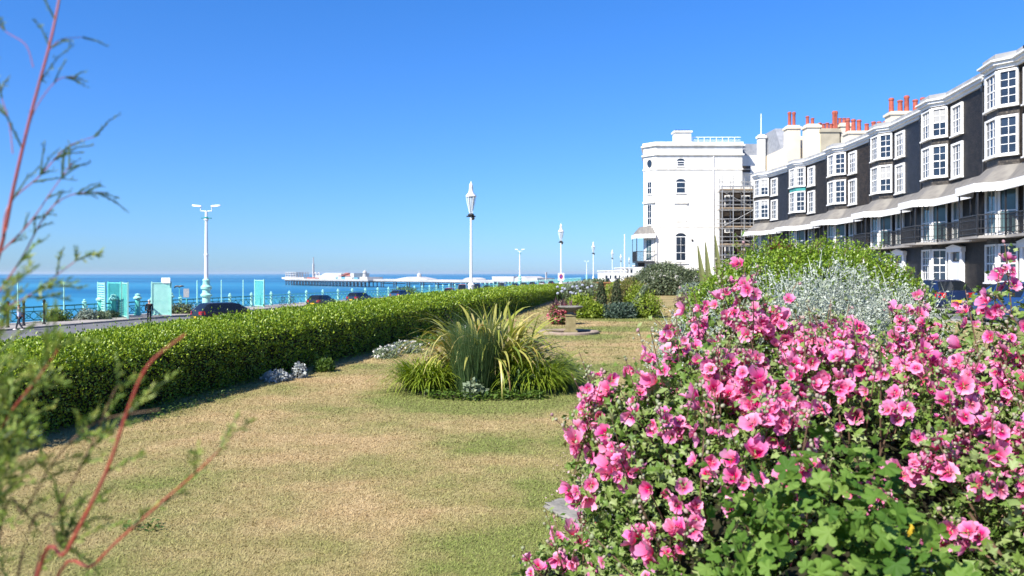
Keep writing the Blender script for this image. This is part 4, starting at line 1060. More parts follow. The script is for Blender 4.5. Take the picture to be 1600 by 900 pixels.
# rides and pavilions on the pier head
b = MB()
for xx in (456, 460, 464, 468, 472):
    u = pt(xx)
    for o_ in (-11, 0, 11): b.obox(PA, PD, PN, u-.5, u+.5, o_-.5, o_+.5, DZ, DZ+11.5)
    for z in (3, 6, 9, 11): b.obox(PA, PD, PN, u-.4, u+.4, -11, 11, DZ+z, DZ+z+.6)
for z in (4, 7.5, 11): b.obox(PA, PD, PN, pt(456), pt(472), 10.6, 11.4, DZ+z, DZ+z+.8)
b.build('roller_coaster', M['deck'], pr, world=True)
b = MB(); b.obox(PA, PD, PN, pt(489), pt(490.3), -1.2, 1.2, DZ, DZ+26); b.obox(PA, PD, PN, pt(489.4), pt(490), -.6, .6, DZ+26, DZ+36); b.build('drop_tower', M['deck'], pr, world=True)
b = MB()
for u0, u1 in ((495, 499), (500.5, 504)):
    a, c = pt(u0), pt(u1); mid = (a+c)/2; r = (c-a)/2
    b.tube([tuple(PA+PD*(mid+r*math.cos(t))+PN*5)+(DZ+2+9*math.sin(t),) for t in np.linspace(0, PI, 9)], .9, 5)
b.build('swing_ride', M['deck'], pr, world=True)
for (x0, x1, z, mm, nm) in ((452, 487, 3.2, 'deck', 'kiosk_row'), (492, 512, 3.0, 'pierred', 'kiosk_row'), (505, 514, 6.5, 'deck', 'pavilion'), (541, 546, 9.5, 'deck', 'pavilion'), (552, 560, 6.0, 'deck', 'pavilion'), (560, 566, 10, 'deck', 'pavilion'), (575, 587, 4.5, 'deck', 'kiosk_row'), (536, 541, 3.8, 'pierblue', 'kiosk_row'), (546, 552, 4.0, 'pierblue', 'kiosk_row'), (563, 572, 3.6, 'pierblue', 'kiosk_row')):
    pbox(nm, M[mm], x0, x1, -12, 14, 0, z)
def vault(name, x0, x1, o0, o1, z0, h, m, pw=1.0):
    b = MB(); a, c = pt(x0), pt(x1); rings = []
    for o_ in (o0, o1): rings.append([tuple(PA+PD*(a+(c-a)*q)+PN*o_)+(DZ+z0+h*math.sin(PI*q)**pw,) for q in np.linspace(0, 1, 13)]+[tuple(PA+PD*c+PN*o_)+(DZ,), tuple(PA+PD*a+PN*o_)+(DZ,)])
    b.loft(rings); return b.build(name, m, pr, world=True)
vault('arcade_hall', 513, 539, -14, 16, 3.5, 7.0, M['piergrey'], .8)
def gable(name, x0, x1, o0, o1, z0, z1, m):
    b = MB(); a, c = pt(x0), pt(x1); mid = (o0+o1)/2
    b.loft([[tuple(PA+PD*u+PN*o0)+(DZ+z0,), tuple(PA+PD*u+PN*mid)+(DZ+z1,), tuple(PA+PD*u+PN*o1)+(DZ+z0,)] for u in (a, c)]); return b.build(name, m, pr, world=True)
gable('red_roof', 541, 548, -12, 15, 6, 10.5, M['pierred']); gable('red_roof', 551, 561, -12, 15, 5.5, 9.5, M['pierred'])
b = MB(); c = PA+PD*pt(570); b.lathe([(4.5, 0), (2.6, 10), (3.4, 10.2), (3.0, 12), (.2, 15)], (c.x, c.y, DZ), 10); b.build('helter_skelter', M['deck'], pr, world=True)
vault('pavilion', 627, 676, -8, 8, 2, 3.2, M['deck'], 1.2)
b = MB(); c = PA+PD*pt(655); b.lathe([(3, 5), (3, 8), (2, 9.5), (.5, 10), (.3, 14)], (c.x, c.y, DZ), 8); b.build('cupola', M['deck'], pr, world=True)
vault('kiosk_row', 731, 752, -8, 8, 2.0, 2.6, M['deck'], .7)
pbox('shore_pavilion', M['deck'], 781, 815, -14, 12, 0, 6.2); vault('shore_pavilion', 816, 838, -14, 12, 3.5, 3.0, M['deck'], .9); pbox('shore_pavilion', M['deck'], 838, 852, -14, 12, 0, 4.6)
b = MB(); b.obox(PA, PD, PN, pt(853), pt(854), -1, 1, DZ, DZ+11); b.build('mast', M['deck'], pr, world=True)

def leafmat_patchy(name, cols, rough, trans, spec):
    m = leafmat(name, cols, rough, trans, spec); t = m.node_tree
    r = [n for n in t.nodes if n.type == 'VALTORGB'][0]; g = [n for n in t.nodes if n.type == 'NEW_GEOMETRY'][0]
    n = t.nodes.new('ShaderNodeTexNoise'); n.inputs['Scale'].default_value = 1.6; n.inputs['Detail'].default_value = 4; t.links.new(g.outputs['Position'], n.inputs['Vector'])
    mr = t.nodes.new('ShaderNodeMapRange'); mr.inputs['From Min'].default_value = .35; mr.inputs['From Max'].default_value = .65; mr.inputs['To Min'].default_value = -.28; mr.inputs['To Max'].default_value = .28; t.links.new(n.outputs['Fac'], mr.inputs[0])
    a = t.nodes.new('ShaderNodeMath'); a.operation = 'ADD'; a.use_clamp = True; t.links.new(g.outputs['Random Per Island'], a.inputs[0]); t.links.new(mr.outputs[0], a.inputs[1]); t.links.new(a.outputs[0], r.inputs[0])
    return m
# ------------------------------------------------------------------ clipped hedge
M['hedge_leaf'] = leafmat_patchy('hedge_leaf', [(.075, .145, .010), (.15, .245, .015), (.235, .325, .022), (.33, .41, .035), (.16, .27, .02)], .36, .24, .4)
def hedge():
    h = thing('clipped_hedge', 'long clipped green hedge curving along the seaward side of the dry lawn', 'hedge', (-3, 20, 0))
    # cross-section: t along the outline from the base on the lawn side over the top and down the far side
    W_, H_ = 1.65, 1.06
    sec = np.array([(-.02, .0), (.04, .3), (.06, .62), (.02, .82), (-.14, .97), (-.38, 1.05), (-.8, H_), (-1.25, 1.05), (-1.5, .97), (-1.62, .8), (-1.66, .4), (-1.6, 0)])
    sl = np.concatenate([[0], np.cumsum(np.linalg.norm(np.diff(sec, axis=0), axis=1))])
    hx = np.array(HEDGE)
    def place(D, s, out):
        q = np.stack([np.interp(s, sl, sec[:, 0]), np.interp(s, sl, sec[:, 1])], 1)
        e = .04; q2 = np.stack([np.interp(s+e, sl, sec[:, 0]), np.interp(s+e, sl, sec[:, 1])], 1); q1 = np.stack([np.interp(s-e, sl, sec[:, 0]), np.interp(s-e, sl, sec[:, 1])], 1)
        tq = nrm(q2-q1); nq = np.stack([tq[:, 1], -tq[:, 0]], 1)
        bx = np.interp(D, hx[:, 1], hx[:, 0]); dx = (np.interp(D+.5, hx[:, 1], hx[:, 0])-np.interp(D-.5, hx[:, 1], hx[:, 0]))
        dr = nrm(np.stack([dx, np.ones_like(D)], 1)); rt = np.stack([dr[:, 1], -dr[:, 0]], 1)
        taper = np.interp(D, [0, 9, 14, 20, 35, 60], [.80, .82, .87, .94, .95, .80])
        P = np.zeros((len(D), 3)); P[:, :2] = np.stack([bx, D], 1)+rt*q[:, :1]; P[:, 2] = q[:, 1]*taper
        Nn = np.zeros((len(D), 3)); Nn[:, :2] = rt*nq[:, :1]; Nn[:, 2] = nq[:, 1]
        lump = .05*noise3(P, 2.1, 1)+.035*noise3(P, 6, 4)
        return P+Nn*(out+lump)[:, None], Nn
    parts = []
    for d0, d1, N, sz, tm in ((-2, 7.2, 30000, .042, t_leaf2()), (7.2, 13, 90000, .034, t_leaf2(.27)), (13, 22, 90000, .042, t_leaf2(.28)), (22, 60, 110000, .062, t_leaf2(.3))):
        D = rng.uniform(d0, d1, N); s = rng.uniform(0, sl[-1]*.72, N)
        far = rng.random(N) < .12; s = np.where(far, rng.uniform(sl[-1]*.7, sl[-1], N), s)
        # lawn-side face thinned so the dark core shows and deepens its shade
        thin = ~((s < .80) & (rng.random(N) < .60)); D, s = D[thin], s[thin]; N = len(D)
        P, Nn = place(D, s, -np.abs(rng.normal(0, .085, N))+.035)
        up = rng.random(N) < .04; P[up] += Nn[up]*rng.gamma(1.5, .035, (up.sum(), 1))
        ax = Nn*.55+rng.normal(size=(N, 3))*.6+np.array([0, 0, .45]); nr = Nn*.7+rng.normal(size=(N, 3))*.5+np.array([0, 0, .55])
        parts.append(inst(tm[0], tm[1], basis(ax, nr, sz*rng.uniform(.65, 1.35, N)), P))
    V, F = merge(parts); np_mesh('foliage', V, F, M['hedge_leaf'], h)
    b = MB(); rings = []
    for D in np.linspace(-2, 59.6, 40):
        s = np.linspace(.0, sl[-1], 16); P, _ = place(np.full(16, D), s, np.full(16, -.13)); rings.append([tuple(p) for p in P])
    b.loft(rings); b.build('branches_or_core', M['shade_core'], h, world=True, smooth=True)  # solid dark core added to block light through the hedge
hedge()

# ------------------------------------------------------------------ short grass on the lawn
def grass_blade_material():
    m = bpy.data.materials.new('grass_blades'); m.use_nodes = True
    t = m.node_tree; bs = t.nodes['Principled BSDF']; L = t.links.new
    geo = t.nodes.new('ShaderNodeNewGeometry'); fac = lawn_green_nodes(t, geo.outputs['Position'])
    rp = geo.outputs['Random Per Island']
    st = t.nodes.new('ShaderNodeValToRGB'); st.color_ramp.elements[0].color = (.30, .205, .085, 1); st.color_ramp.elements[1].color = (.53, .395, .215, 1)
    tn = t.nodes.new('ShaderNodeTexNoise'); tn.inputs['Scale'].default_value = 3.2; tn.inputs['Detail'].default_value = 5; tn.inputs['Roughness'].default_value = .65; L(geo.outputs['Position'], tn.inputs['Vector'])
    tm_ = t.nodes.new('ShaderNodeMapRange'); tm_.inputs['From Min'].default_value = .3; tm_.inputs['From Max'].default_value = .7; L(tn.outputs['Fac'], tm_.inputs[0])
    av = t.nodes.new('ShaderNodeMath'); av.operation = 'MULTIPLY_ADD'; L(rp, av.inputs[0]); av.inputs[1].default_value = .30; 
    a2 = t.nodes.new('ShaderNodeMath'); a2.operation = 'MULTIPLY'; L(tm_.outputs[0], a2.inputs[0]); a2.inputs[1].default_value = .72; L(a2.outputs[0], av.inputs[2]); L(av.outputs[0], st.inputs[0])
    gr = t.nodes.new('ShaderNodeValToRGB'); gr.color_ramp.elements[0].color = (.085, .14, .018, 1); gr.color_ramp.elements[1].color = (.22, .28, .06, 1); L(rp, gr.inputs[0])
    mx = t.nodes.new('ShaderNodeMixRGB'); L(fac, mx.inputs[0]); L(st.outputs[0], mx.inputs[1]); L(gr.outputs[0], mx.inputs[2])
    L(mx.outputs[0], bs.inputs['Base Color']); bs.inputs['Roughness'].default_value = .8; bs.inputs['Specular IOR Level'].default_value = .2
    return m
def lawn_edge(y): return np.interp(y, [p[1] for p in HEDGE], [p[0] for p in HEDGE])
M['grass'] = grass_blade_material()
def grass():
    N = 1000000
    u = rng.random(N); y = 2.6/(1-u*(1-2.6/42)); 
    x0 = np.maximum(lawn_edge(y), -.95*y-.8); x1 = np.minimum(.42*y+.5, 11)
    x = x0+(x1-x0)*rng.random(N)
    az = rng.uniform(0, 2*PI, N); lean = rng.uniform(.8, 1.5, N); ln = (.013+.0013*y)*rng.uniform(.5, 1.5, N); wd = (.0010+.00032*y)*rng.uniform(.7, 1.3, N)
    d = np.stack([np.cos(az), np.sin(az)], 1); sd = np.stack([-d[:, 1], d[:, 0]], 1)
    V = np.zeros((N, 3, 3)); b0 = np.stack([x, y], 1)
    V[:, 0, :2] = b0+sd*wd[:, None]; V[:, 1, :2] = b0-sd*wd[:, None]; V[:, 2, :2] = b0+d*(ln*np.sin(lean))[:, None]; V[:, 2, 2] = ln*np.cos(lean)
    F = np.arange(N*3).reshape(-1, 3)
    o = np_mesh('lawn_grass', V.reshape(-1, 3), F, M['grass']); tag(o, 'short dry straw and green grass blades covering the lawn', 'grass', kind='stuff')
grass()
# low weeds scattered in the lawn and fallen petals by the mallow
M['weed'] = leafmat('weed_leaf', [(.05, .10, .015), (.09, .15, .03)], .5, .3)
def low_leaves(name, label, cat, cx, cy, rx, ry, N, size, m, h=.04, kind=None, out=None):
    a = rng.uniform(0, 2*PI, N); r = np.sqrt(rng.random(N)); P = np.stack([cx+rx*r*np.cos(a), cy+ry*r*np.sin(a), rng.uniform(.0, h, N)], 1)
    ax = rng.normal(size=(N, 3))*np.array([1, 1, .3])+np.array([0, 0, .2]); nr = np.array([0, 0, 1])+rng.normal(size=(N, 3))*.35
    tm = t_leaf2(.3)
    V, F = inst(tm[0], tm[1], basis(ax, nr, size*rng.uniform(.6, 1.4, N)), P)
    o = thing(name, label, cat, (cx, cy, 0)) if kind is None else None
    g = np_mesh('leaves' if o else name, V, F, m, o)
    if kind: tag(g, label, cat, kind=kind)
    return o or g
low_leaves('lawn_weed', 'small green weed patch on the near dry lawn', 'weed', -2.45, 5.45, .16, .09, 70, .03, M['weed'])
M['petal_fallen'] = leafmat('fallen_petal', [(.55, .36, .40), (.60, .50, .42), (.40, .25, .20)], .6, .3)
low_leaves('fallen_petals', 'faded pale petals scattered on the grass beside the mallow bush', 'petals', .62, 6.0, .40, 1.8, 260, .022, M['petal_fallen'], .03, 'stuff')

# ------------------------------------------------------------------ plants along the foot of the hedge
M['silver'] = leafmat('silver_leaf', [(.34, .37, .36), (.50, .53, .52), (.42, .46, .44), (.60, .62, .60)], .6, .2, .2)
M['green_mid'] = leafmat('mid_green_leaf', [(.045, .095, .015), (.08, .14, .02), (.12, .18, .03)], .45, .3)
M['greygreen'] = leafmat('grey_green_leaf', [(.12, .17, .09), (.19, .24, .14), (.26, .30, .19)], .55, .25)
M['white_flower'] = leafmat('white_flower', [(.62, .60, .55), (.75, .73, .70)], .6, .3)
def tuft(name, label, cat, ells, N, size, m, tmpl=None, flowers=0, fm=None, up=.5, fsize=.02, group=None, shade_core=True, rough=.18, shell=(.5, 1.0)):
    o = thing(name, label, cat, (ells[0][0], ells[0][1], 0), 0, group)
    P, Nn = ell_surface(ells, N, .005, rough, rng.uniform(0, 9), shell)
    V, F = foliage_on(P, Nn, size, tmpl or t_leaf2(.3), up)
    np_mesh('foliage', V, F, m, o)
    if flowers:
        P, Nn = ell_surface(ells, flowers, .05, .2, 2., (.97, 1.12)); V, F = foliage_on(P, Nn, fsize, t_leaf2(.5), .3); np_mesh('blossom', V, F, fm, o)
    if shade_core: core(ells, 'inner_shade_core', M['shade_core'], o, .5, .0)  # added dark core, closes the gaps between leaves
    return o
tuft('silver_plant', 'silver leaved ragwort plant low at the near foot of the hedge', 'plant', [(-5.12, 8.5, .06, .24, .2, .13)], 600, .05, M['silver'], t_lobed(5, .5))
tuft('silver_plant', 'silver ragwort plant halfway along the foot of the hedge', 'plant', [(-3.72, 12.9, .04, .22, .20, .12), (-3.45, 13.3, .06, .12, .12, .17)], 700, .05, M['silver'], t_lobed(5, .5))
tuft('green_plant', 'small bright green plant right of the silver ragwort by the hedge', 'plant', [(-3.25, 14.2, .06, .18, .2, .17)], 900, .05, M['green_mid'])
tuft('flowering_plant', 'low green plant dotted with white flowers at the hedge foot', 'plant', [(-2.55, 16.6, .05, .26, .5, .17), (-2.3, 17.6, .05, .35, .5, .2)], 2600, .04, M['greygreen'], None, 150, M['white_flower'], fsize=.045)
tuft('flowering_plant', 'low green plant with few white flowers nearest the spiky clump', 'plant', [(-2.0, 19.2, .05, .4, .7, .2), (-1.65, 21, .05, .4, .9, .18), (-1.3, 23, .05, .35, 1.0, .16)], 3400, .05, M['green_mid'], None, 60, M['white_flower'], fsize=.04)
low_leaves('ground_ivy', 'thin green weeds creeping along the shaded hedge edge', 'ground cover', -4.15, 11.3, .28, 2.2, 700, .035, M['weed'], .09, 'stuff')
low_leaves('ground_ivy', 'low weeds and daisies at the near edge of the hedge', 'ground cover', -5.25, 7.0, .25, 1.5, 500, .035, M['weed'], .08, 'stuff')

# ------------------------------------------------------------------ island bed with the spiky clump
BX, BY = -.40, 12.1
b = MB(); b.prism([(BX+1.05*math.cos(a)*(1+.06*math.sin(3*a)), BY-.12+.85*math.sin(a)*(1+.07*math.sin(2*a+1))) for a in np.linspace(0, 2*PI, 36)[:-1]], -.05, .035)
tag(b.build('bed_soil', M['soil']), kind='structure')
M['phormium'] = leafmat('flax_leaf', [(.19, .24, .035), (.32, .33, .055), (.46, .41, .10), (.15, .21, .03), (.56, .46, .16), (.24, .27, .045), (.46, .25, .07)], .42, .28, .4)
M['tallgrass'] = leafmat('tall_grass', [(.035, .075, .022), (.06, .11, .038), (.045, .09, .026), (.10, .14, .05)], .5, .25)
M['lily'] = leafmat('lily_leaf', [(.12, .19, .014), (.20, .28, .022), (.29, .35, .04), (.16, .24, .018)], .42, .3, .4)
def clump(name, label, cat, cx, cy, N, r0, ln, wd, el, droop, m, part='leaves', group=None, segs=7, taper='strap', az_bias=None, fold=0.1, z0=.03, power=1.4, twist=.3):
    o = thing(name, label, cat, (cx, cy, 0), 0, group)
    az = rng.uniform(0, 2*PI, N) if az_bias is None else rng.normal(az_bias[0], az_bias[1], N)
    rr = r0*np.sqrt(rng.random(N)); aa = az+rng.normal(0, .6, N)
    base = np.stack([cx+rr*np.cos(aa), cy+rr*np.sin(aa), np.full(N, z0)], 1)
    V, F = blades(N, base, az, rng.uniform(*el, N), rng.uniform(*ln, N), rng.uniform(*wd, N), rng.uniform(*droop, N), segs, taper, power, fold, twist)
    np_mesh(part, V, F, m, o); return o
fx = clump('flax_plant', 'big clump of arching yellow green striped strap leaves in the island bed', 'plant', BX+.05, BY+.25, 330, .46, (.85, 1.75), (.035, .062), (R(52), R(88)), (1.3, 3.0), M['phormium'], segs=10, power=1.9)
V, F = blades(46, np.stack([BX+.12+rng.normal(0, .2, 46), BY+.25+rng.normal(0, .2, 46), np.full(46, .03)], 1), rng.uniform(0, 2*PI, 46), rng.uniform(R(66), R(90), 46), rng.uniform(.95, 1.36, 46), rng.uniform(.035, .055, 46), rng.uniform(.1, .6, 46), 8, 'strap', 2.0, .1, .4)
np_mesh('upright_leaves', V, F, M['phormium'], fx)
V, F = blades(60, np.stack([BX+.12+rng.normal(0, .2, 60), BY+.2+rng.normal(0, .2, 60), np.full(60, .03)], 1), rng.uniform(0, 2*PI, 60), rng.uniform(R(40), R(75), 60), rng.uniform(.8, 1.3, 60), rng.uniform(.03, .05, 60), rng.uniform(2.2, 3.2, 60), 8, 'strap', 1.6, .1, .4)
np_mesh('withered_leaves', V, F, leafmat('withered_leaf', [(.34, .25, .10), (.44, .33, .16), (.26, .16, .06)], .6, .25), fx)
clump('tall_grass', 'upright fine dark green grass standing in front of the flax clump', 'plant', BX-.12, BY-.62, 1500, .26, (.75, 1.22), (.004, .009), (R(74), R(90)), (.0, .35), M['tallgrass'], part='stalks', taper='spike', segs=5)
def mound(name, label, cx, cy, N, seedr, ln, el=(R(35), R(80))):
    return clump(name, label, 'plant', cx, cy, N, seedr, ln, (.010, .017), el, (1.2, 2.2), M['lily'], group='day lily mounds in the island bed', segs=7, power=1.3)
mound('day_lily', 'bright green grassy mound at the left of the island bed', BX-.80, BY-.20, 1300, .34, (.46, .84), (R(45), R(85)))
mound('day_lily', 'bright green grassy mound at the right of the island bed', BX+.72, BY-.10, 1700, .36, (.48, .92), (R(45), R(85)))
mound('day_lily', 'smaller green grassy tuft at the far right of the island bed', BX+1.12, BY+.25, 420, .18, (.35, .6))
tuft('ground_cover_plant', 'pale grey green leafy plant in front of the upright grass', 'plant', [(BX-.12, BY-1.0, .05, .16, .14, .20)], 260, .055, M['greygreen'], t_leaf(.4), shade_core=False)
low_leaves('bed_groundcover', 'low leafy green ground cover at the front of the island bed', 'ground cover', BX+.05, BY-.98, .85, .24, 900, .06, M['green_mid'], .10, 'stuff')
tuft('low_shrub', 'small dark leafy plant between the grass and right mound', 'plant', [(BX+.42, BY-.62, .1, .32, .2, .28)], 900, .06, M['green_mid'], t_leaf(.35))

# ------------------------------------------------------------------ bird bath in its round basin
FX, FY = 1.60, 23.2
o = thing('basin', 'round sunken stone basin with water set in the lawn', 'basin', (FX, FY, 0))
b = MB(); b.loft([[(FX+r*math.cos(a), FY+r*math.sin(a), z) for a in np.linspace(0, 2*PI, 41)[:-1]] for r, z in ((.86, -.02), (.86, .055), (.84, .075), (.70, .075), (.68, .06), (.66, -.06))], caps=False)
b.build('rim', mat('basin_stone', (.26, .19, .15), .9, .2, col2=(.34, .27, .21), scale=5, bump=.4), o, world=True)
b = MB(); b.loft([[(FX+r*math.cos(a), FY+r*math.sin(a), .012) for a in np.linspace(0, 2*PI, 33)[:-1]] for r in (.69, .02)], caps=True)
b.build('water', mat('basin_water', (.10, .13, .12), .08, .5, col2=(.16, .19, .17), scale=2), o, world=True)
o = thing('bird_bath', 'weathered stone bird bath on a square pillar in the round basin', 'bird bath', (FX+.06, FY+.02, .0))
b = MB(); b.box(-.18, .18, -.18, .18, 0, .09); b.box(-.135, .135, -.135, .135, .09, .50); b.box(-.16, .16, -.16, .16, .50, .54); b.build('pillar', mat('mossy_stone', (.21, .17, .08), .9, .2, col2=(.29, .24, .12), scale=7, bump=.5), o)
b = MB(); b.lathe([(.10, .54), (.08, .60), (.14, .64), (.30, .70), (.36, .745), (.36, .77), (.32, .765), (.1, .71)], n=20); b.build('bowl', M['stone'], o, smooth=True)
# bedding clump behind it
M['pinkred'] = leafmat('bedding_flower', [(.48, .07, .10), (.58, .20, .18), (.42, .05, .12), (.66, .36, .32)], .6, .3)
M['purple_leaf'] = leafmat('purple_leaf', [(.09, .035, .05), (.14, .06, .08), (.11, .08, .06)], .5, .2)
o = tuft('bedding_plant', 'pink red bedding flowers with purple leaved top behind the bird bath', 'plant', [(1.62, 27.2, .28, .40, .34, .34)], 900, .09, M['green_mid'], None, 420, M['pinkred'], fsize=.08)
V, F = blades(240, np.stack([1.64+rng.normal(0, .18, 240), 27.3+rng.normal(0, .15, 240), np.full(240, .3)], 1), rng.uniform(0, 2*PI, 240), rng.uniform(R(50), R(88), 240), rng.uniform(.3, .68, 240), rng.uniform(.02, .05, 240), rng.uniform(.2, 1.1, 240), 4, 'strap')
np_mesh('purple_leaves', V, F, M['purple_leaf'], o)

# ------------------------------------------------------------------ far bed with the two dark spires
EX = 4.3
M['echium'] = leafmat('spire_leaf', [(.030, .050, .022), (.055, .080, .035), (.09, .11, .055), (.14, .12, .06)], .55, .15)
def spire(label, x, y, H, tilt, r0=.22, m='echium', z0=.1):
    o = thing('spire_plant', label, 'plant', (x, y, 0), 0, 'tall leafy spires in the far bed')
    N = 900; t = rng.random(N)**.8; z = z0+H*t; r = r0*(1-t**2.2)*rng.uniform(.75, 1.05, N)+.02
    a = rng.uniform(0, 2*PI, N); T = np.array([math.sin(tilt), 0, math.cos(tilt)])
    P = np.stack([x+r*np.cos(a)*.5, y+r*np.sin(a)*.5, np.zeros(N)], 1)+T[None]*z[:, None]
    ax = np.stack([np.cos(a), np.sin(a), rng.uniform(-1.1, -.1, N)], 1); nr = np.stack([np.cos(a), np.sin(a), np.full(N, .9)], 1)
    tm = t_leaf2(.17); V, F = inst(tm[0], tm[1], basis(ax, nr, .24*rng.uniform(.7, 1.2, N)*(1-.5*t)), P)
    np_mesh('foliage', V, F, M[m], o)
    b = MB(); b.tube([(x, y, 0), tuple(Vector((x, y, 0))+Vector(T)*(H+z0))], [.07, .03], 6); b.build('stem', M['bark'], o, world=True)
    return o
spire('left of the two dark leafy spires in the far bed', 3.48, 31.6, 1.30, R(-2)); spire('right of the two dark leafy spires in the far bed', 4.02, 31.8, 1.36, R(2)); spire('leaning green spire right of the two dark spires', 4.45, 31.4, 1.35, R(28), .17, 'greygreen')
tuft('bed_plant', 'bright green leafy mound left of the dark spires', 'plant', [(2.65, 31.2, .3, .62, .5, .60), (3.05, 31.0, .2, .5, .4, .42)], 3600, .11, M['lily'], t_leaf2(.22), up=.7, group='plants of the far bed')
tuft('bed_plant', 'blue grey leafy mound below the dark spires', 'plant', [(3.95, 30.9, .15, .55, .35, .42), (4.3, 30.9, .2, .38, .3, .42)], 2600, .09, leafmat('blue_grey_leaf', [(.04, .075, .05), (.07, .11, .075), (.10, .14, .10)], .5, .2), group='plants of the far bed')
tuft('bed_plant', 'yellow green bushy plant at the right of the far bed', 'plant', [(5.15, 31.3, .3, .68, .5, .68), (4.85, 31.9, .5, .5, .5, .75)], 3600, .10, M['lily'], t_leaf2(.2), up=.6, group='plants of the far bed')
tuft('bed_plant', 'pale olive plant rising behind the dark spires', 'plant', [(4.9, 34.5, .6, .9, .6, .95)], 3200, .11, leafmat('olive_leaf', [(.12, .13, .03), (.19, .19, .05), (.24, .18, .06), (.09, .12, .03)], .5, .25), t_leaf2(.2), up=.8, group='plants of the far bed')
o = tuft('bed_plant', 'clump of blue white globe flowers on thin stalks beside the hedge', 'plant', [(2.7, 36, .2, .7, .6, .35)], 1400, .16, M['green_mid'], t_leaf2(.12), up=.9, group='plants of the far bed')
b = MB(); b2 = MB()
for k in range(16):
    x = 2.7+random.uniform(-.75, .8); y = 36+random.uniform(-.5, .5); z = random.uniform(.75, 1.15)
    b.tube([(x, y, 0), (x+random.uniform(-.05, .05), y, z)], .012, 4); b2.ball((x, y, z+.04), (.075, .075, .06), 7, 5)
b.build('stalks', M['weed'], o, world=True); b2.build('flower_heads', mat('pale_blue_flower', (.24, .26, .36), .8, .1, col2=(.36, .37, .40), scale=30, bump=.6), o, world=True)
tuft('bed_plant', 'small olive shrub closing the far end of the hedge', 'plant', [(4.9, 55, .5, 1.3, 1.2, .8), (3.8, 53, .4, .7, .7, .7)], 2600, .13, M['greygreen'], group='plants of the far bed')
tuft('bed_plant', 'yellow green shrubs behind the far bed', 'plant', [(7.2, 52, .5, 1.5, 1.2, .75), (6.0, 50, .4, .9, .9, .6)], 3200, .13, M['lily'], group='plants of the far bed')
o = thing('planter', 'rust coloured low planter box behind the dark spires', 'planter', (6.1, 60, 0))
b = MB(); b.box(5.2, 7.4, 60, 60.8, 0, .98); b.box(5.1, 7.5, 59.9, 60.9, .98, 1.06); b.build('box', mat('rust_wood', (.32, .16, .07), .8, .2, col2=(.25, .13, .06), scale=3), o, world=True)
P, Nn = ell_surface([(6.3, 60.4, 1.06, 1.1, .4, .25)], 500, 1.0, .2, 1, (.4, 1)); V, F = foliage_on(P, Nn, .12, t_leaf2()); np_mesh('foliage', V, F, M['weed'], o)

# ------------------------------------------------------------------ shrubs on the right
M['dome_leaf'] = leafmat('dome_leaf', [(.050, .075, .030), (.085, .115, .052), (.13, .16, .085), (.19, .22, .13), (.07, .09, .025)], .5, .2)
tuft('round_shrub', 'large dark grey green dome shaped shrub before the white house', 'shrub', [(11.9, 64, .5, 2.55, 2.2, 2.0), (9.9, 63.2, .2, 1.5, 1.4, 1.3), (14.2, 63.5, .3, 1.6, 1.5, 1.7)], 14000, .17, M['dome_leaf'], t_leaf2(.26), rough=.10, shell=(.8, 1.0))
M['silverdome'] = leafmat('silver_green_leaf', [(.20, .25, .19), (.28, .33, .27), (.14, .19, .13)], .55, .2)
tuft('drooping_shrub', 'small silvery drooping shrub at the right foot of the dome', 'shrub', [(13.5, 61, .2, 1.2, .9, .85)], 2600, .16, M['silverdome'], t_leaf2(.2), up=-.5)
tuft('purple_plant', 'small purple brown plant beside the big green shrub', 'plant', [(13.6*.62, 44*.9, .2, .55, .5, .5)], 900, .09, leafmat('plum_leaf', [(.12, .07, .075), (.18, .11, .11)], .5, .2))
M['broadleaf'] = leafmat('green_shrub_leaf', [(.085, .165, .012), (.14, .24, .016), (.20, .305, .022), (.26, .355, .035), (.11, .20, .015)], .36, .3, .45)
GS = [(6.4, 19.4, .5, 1.9, 1.5, 1.92), (8.1, 20.0, .6, 1.75, 1.5, 1.78), (5.1, 19.0, .35, 1.15, 1.2, 1.40), (4.4, 18.2, .15, .85, .9, .95), (7.2, 18.8, .6, 1.5, 1.2, 1.72), (9.3, 20.2, .4, 1.0, 1.2, 1.45), (4.9, 16.8, .1, .9, .8, .95)]
o = tuft('green_shrub', 'big bright green rounded shrub behind the silver one', 'shrub', GS, 80000, .060, M['broadleaf'], t_leaf2(.33), rough=.12, up=.4, shell=(.78, 1.0))
# a few long shoots stand clear of the outline
P, Nn = ell_surface(GS, 160, 1.0, .1, 3., (.98, 1.0)); b = MB(); LP = []; LN = []
for p, n in zip(P, Nn):
    if n[2] < .2: continue
    L = random.uniform(.12, .38); q = p+nrm(n+rng.normal(size=3)*.35+np.array([0, 0, .5]))*L; b.tube([tuple(p), tuple(q)], [.009, .004], 4)
    for k in range(12): LP.append(p+(q-p)*random.uniform(.3, 1.05)+rng.normal(size=3)*.025); LN.append(n)
b.build('shoots', M['bark'], o, world=True)['kind'] = 'stuff'
V, F = foliage_on(np.array(LP), np.array(LN), .055, t_leaf2(.33), .5); np_mesh('shoot_leaves', V, F, M['broadleaf'], o)
